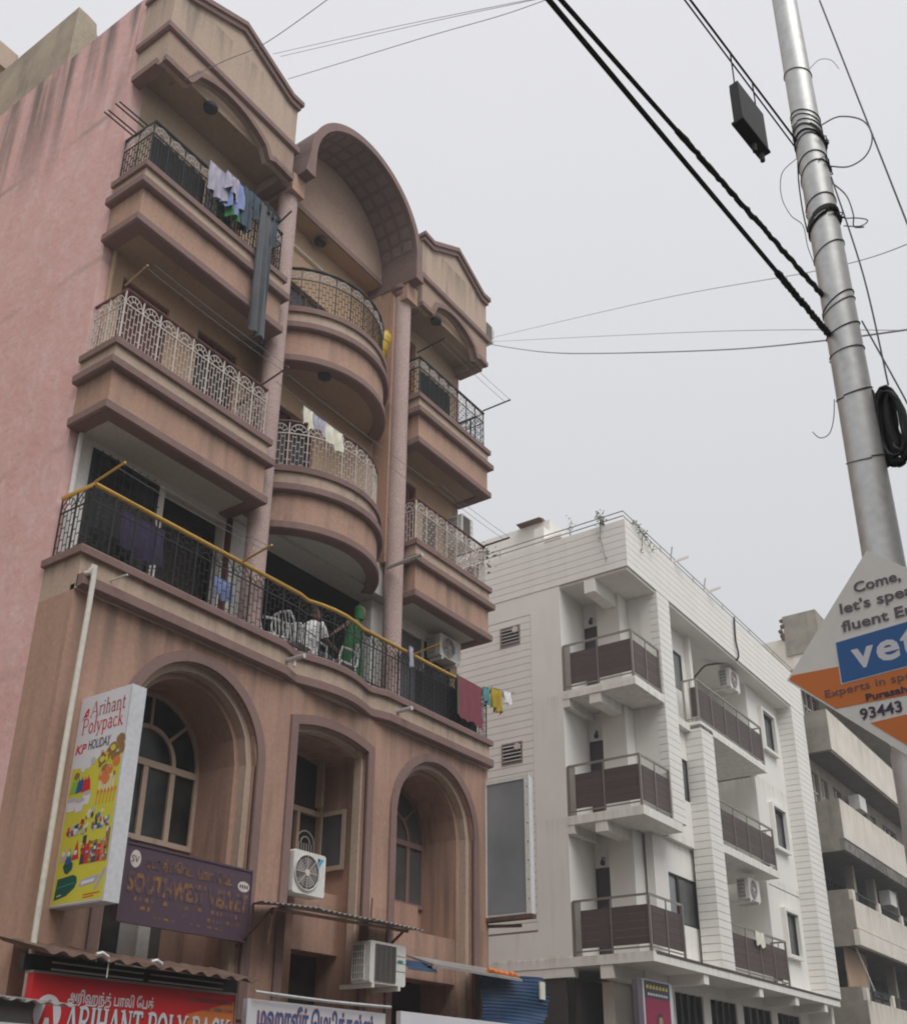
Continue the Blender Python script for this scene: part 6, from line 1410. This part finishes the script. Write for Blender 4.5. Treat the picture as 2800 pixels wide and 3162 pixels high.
plant('bushy weed sprouting over the parapet of the white building', [(21.66, 10.62, 15.42), (21.62, 10.66, 15.55), (21.62, 10.60, 15.68)], 80, .11, seed=1, leaf=.075)
plant('thin weed trailing down the boarding of the white building', [(21.66, 10.66, 15.40), (21.64, 10.68, 15.0), (21.64, 10.60, 14.6), (21.64, 10.54, 14.3)], 30, .05, seed=2)
plant('weed creeping along the front parapet of the white building', [(22.1, 9.94, 15.46), (22.5, 9.93, 15.42), (22.9, 9.93, 15.25), (23.2, 9.93, 15.05)], 70, .07, seed=3, leaf=.07)
plant('short weed hanging below the front parapet', [(22.6, 9.94, 15.35), (22.55, 9.94, 15.0), (22.45, 9.94, 14.7)], 20, .05, seed=4)
plant('small weed by the roof room window of the white building', [(23.05, 12.3, 16.2), (23.02, 12.28, 16.45), (23.0, 12.2, 16.7)], 40, .12, seed=5)
plant('potted plant leaves sticking out of the right cream railing', [(15.45, 10.25, 11.3), (15.5, 10.2, 11.6), (15.62, 10.15, 11.75)], 60, .11, seed=6, leaf=.08)
plant('potted plant behind the black rail near the left column', [(9.55, 10.35, 7.6), (9.55, 10.32, 7.85), (9.58, 10.3, 8.1)], 120, .10, seed=7, leaf=.08)
MB().lathe([(.10, 0), (.14, .26), (.15, .28)], (9.55, 10.38, 7.5), 16).build('flower_pot', 'tile_orange', None, True, label='clay pot behind the black rail near the left column', category='pot')
MB().lathe([(.10, 0), (.14, .26), (.15, .28)], (15.25, 10.32, 10.95), 16).build('flower_pot', 'tile_orange', None, True, label='clay pot at the far end of the right cream balcony', category='pot')
# dark sheets added inside the railings to stand for the darkness behind them
def dark_sheet(label, x0, x1, y, z0, z1):
    mb = MB(); n = 24
    P = [(x0+(x1-x0)*i/n, y+.012*math.sin(i*1.7)+.008*math.sin(i*.6)) for i in range(n+1)]
    mb.add([(p[0], p[1]+t, z) for t in (0, .004) for z in (z0, z1) for p in P], [(i, i+1, n+1+i+1, n+1+i) for i in range(n)]+[(2*(n+1)+i, 2*(n+1)+i+1, 3*(n+1)+i+1, 3*(n+1)+i) for i in range(n)])
    return mb.build('dark_sheet', 'c_black', None, True, label=label, category='sheeting')
dark_sheet('dark sheet added inside the top left railing', 6.72, 7.75, 10.20, 14.02, 14.74)
dark_sheet('dark sheet added inside the right top railing', 13.3, 14.3, 10.20, 14.02, 14.72)
dark_sheet('dark sheet added inside the right half of the gold rail', 13.35, 15.25, 10.20, 7.78, 8.5)
# faint damp haze added to the street air to lift the blacks
hz = MB().box(-125, 205, -60, 60, -1.0, 26.0).build('haze', 'p_white', kind='stuff')
hm = bpy.data.materials.new('haze_air'); hm.use_nodes = True; ht = hm.node_tree; ht.nodes.remove(ht.nodes['Principled BSDF'])
pv_ = ht.nodes.new('ShaderNodeVolumePrincipled'); pv_.inputs['Color'].default_value = (.93, .94, .96, 1); pv_.inputs['Density'].default_value = .0030; pv_.inputs['Anisotropy'].default_value = .2
ht.links.new(pv_.outputs[0], ht.nodes['Material Output'].inputs['Volume'])
hz.data.materials.clear(); hz.data.materials.append(hm)
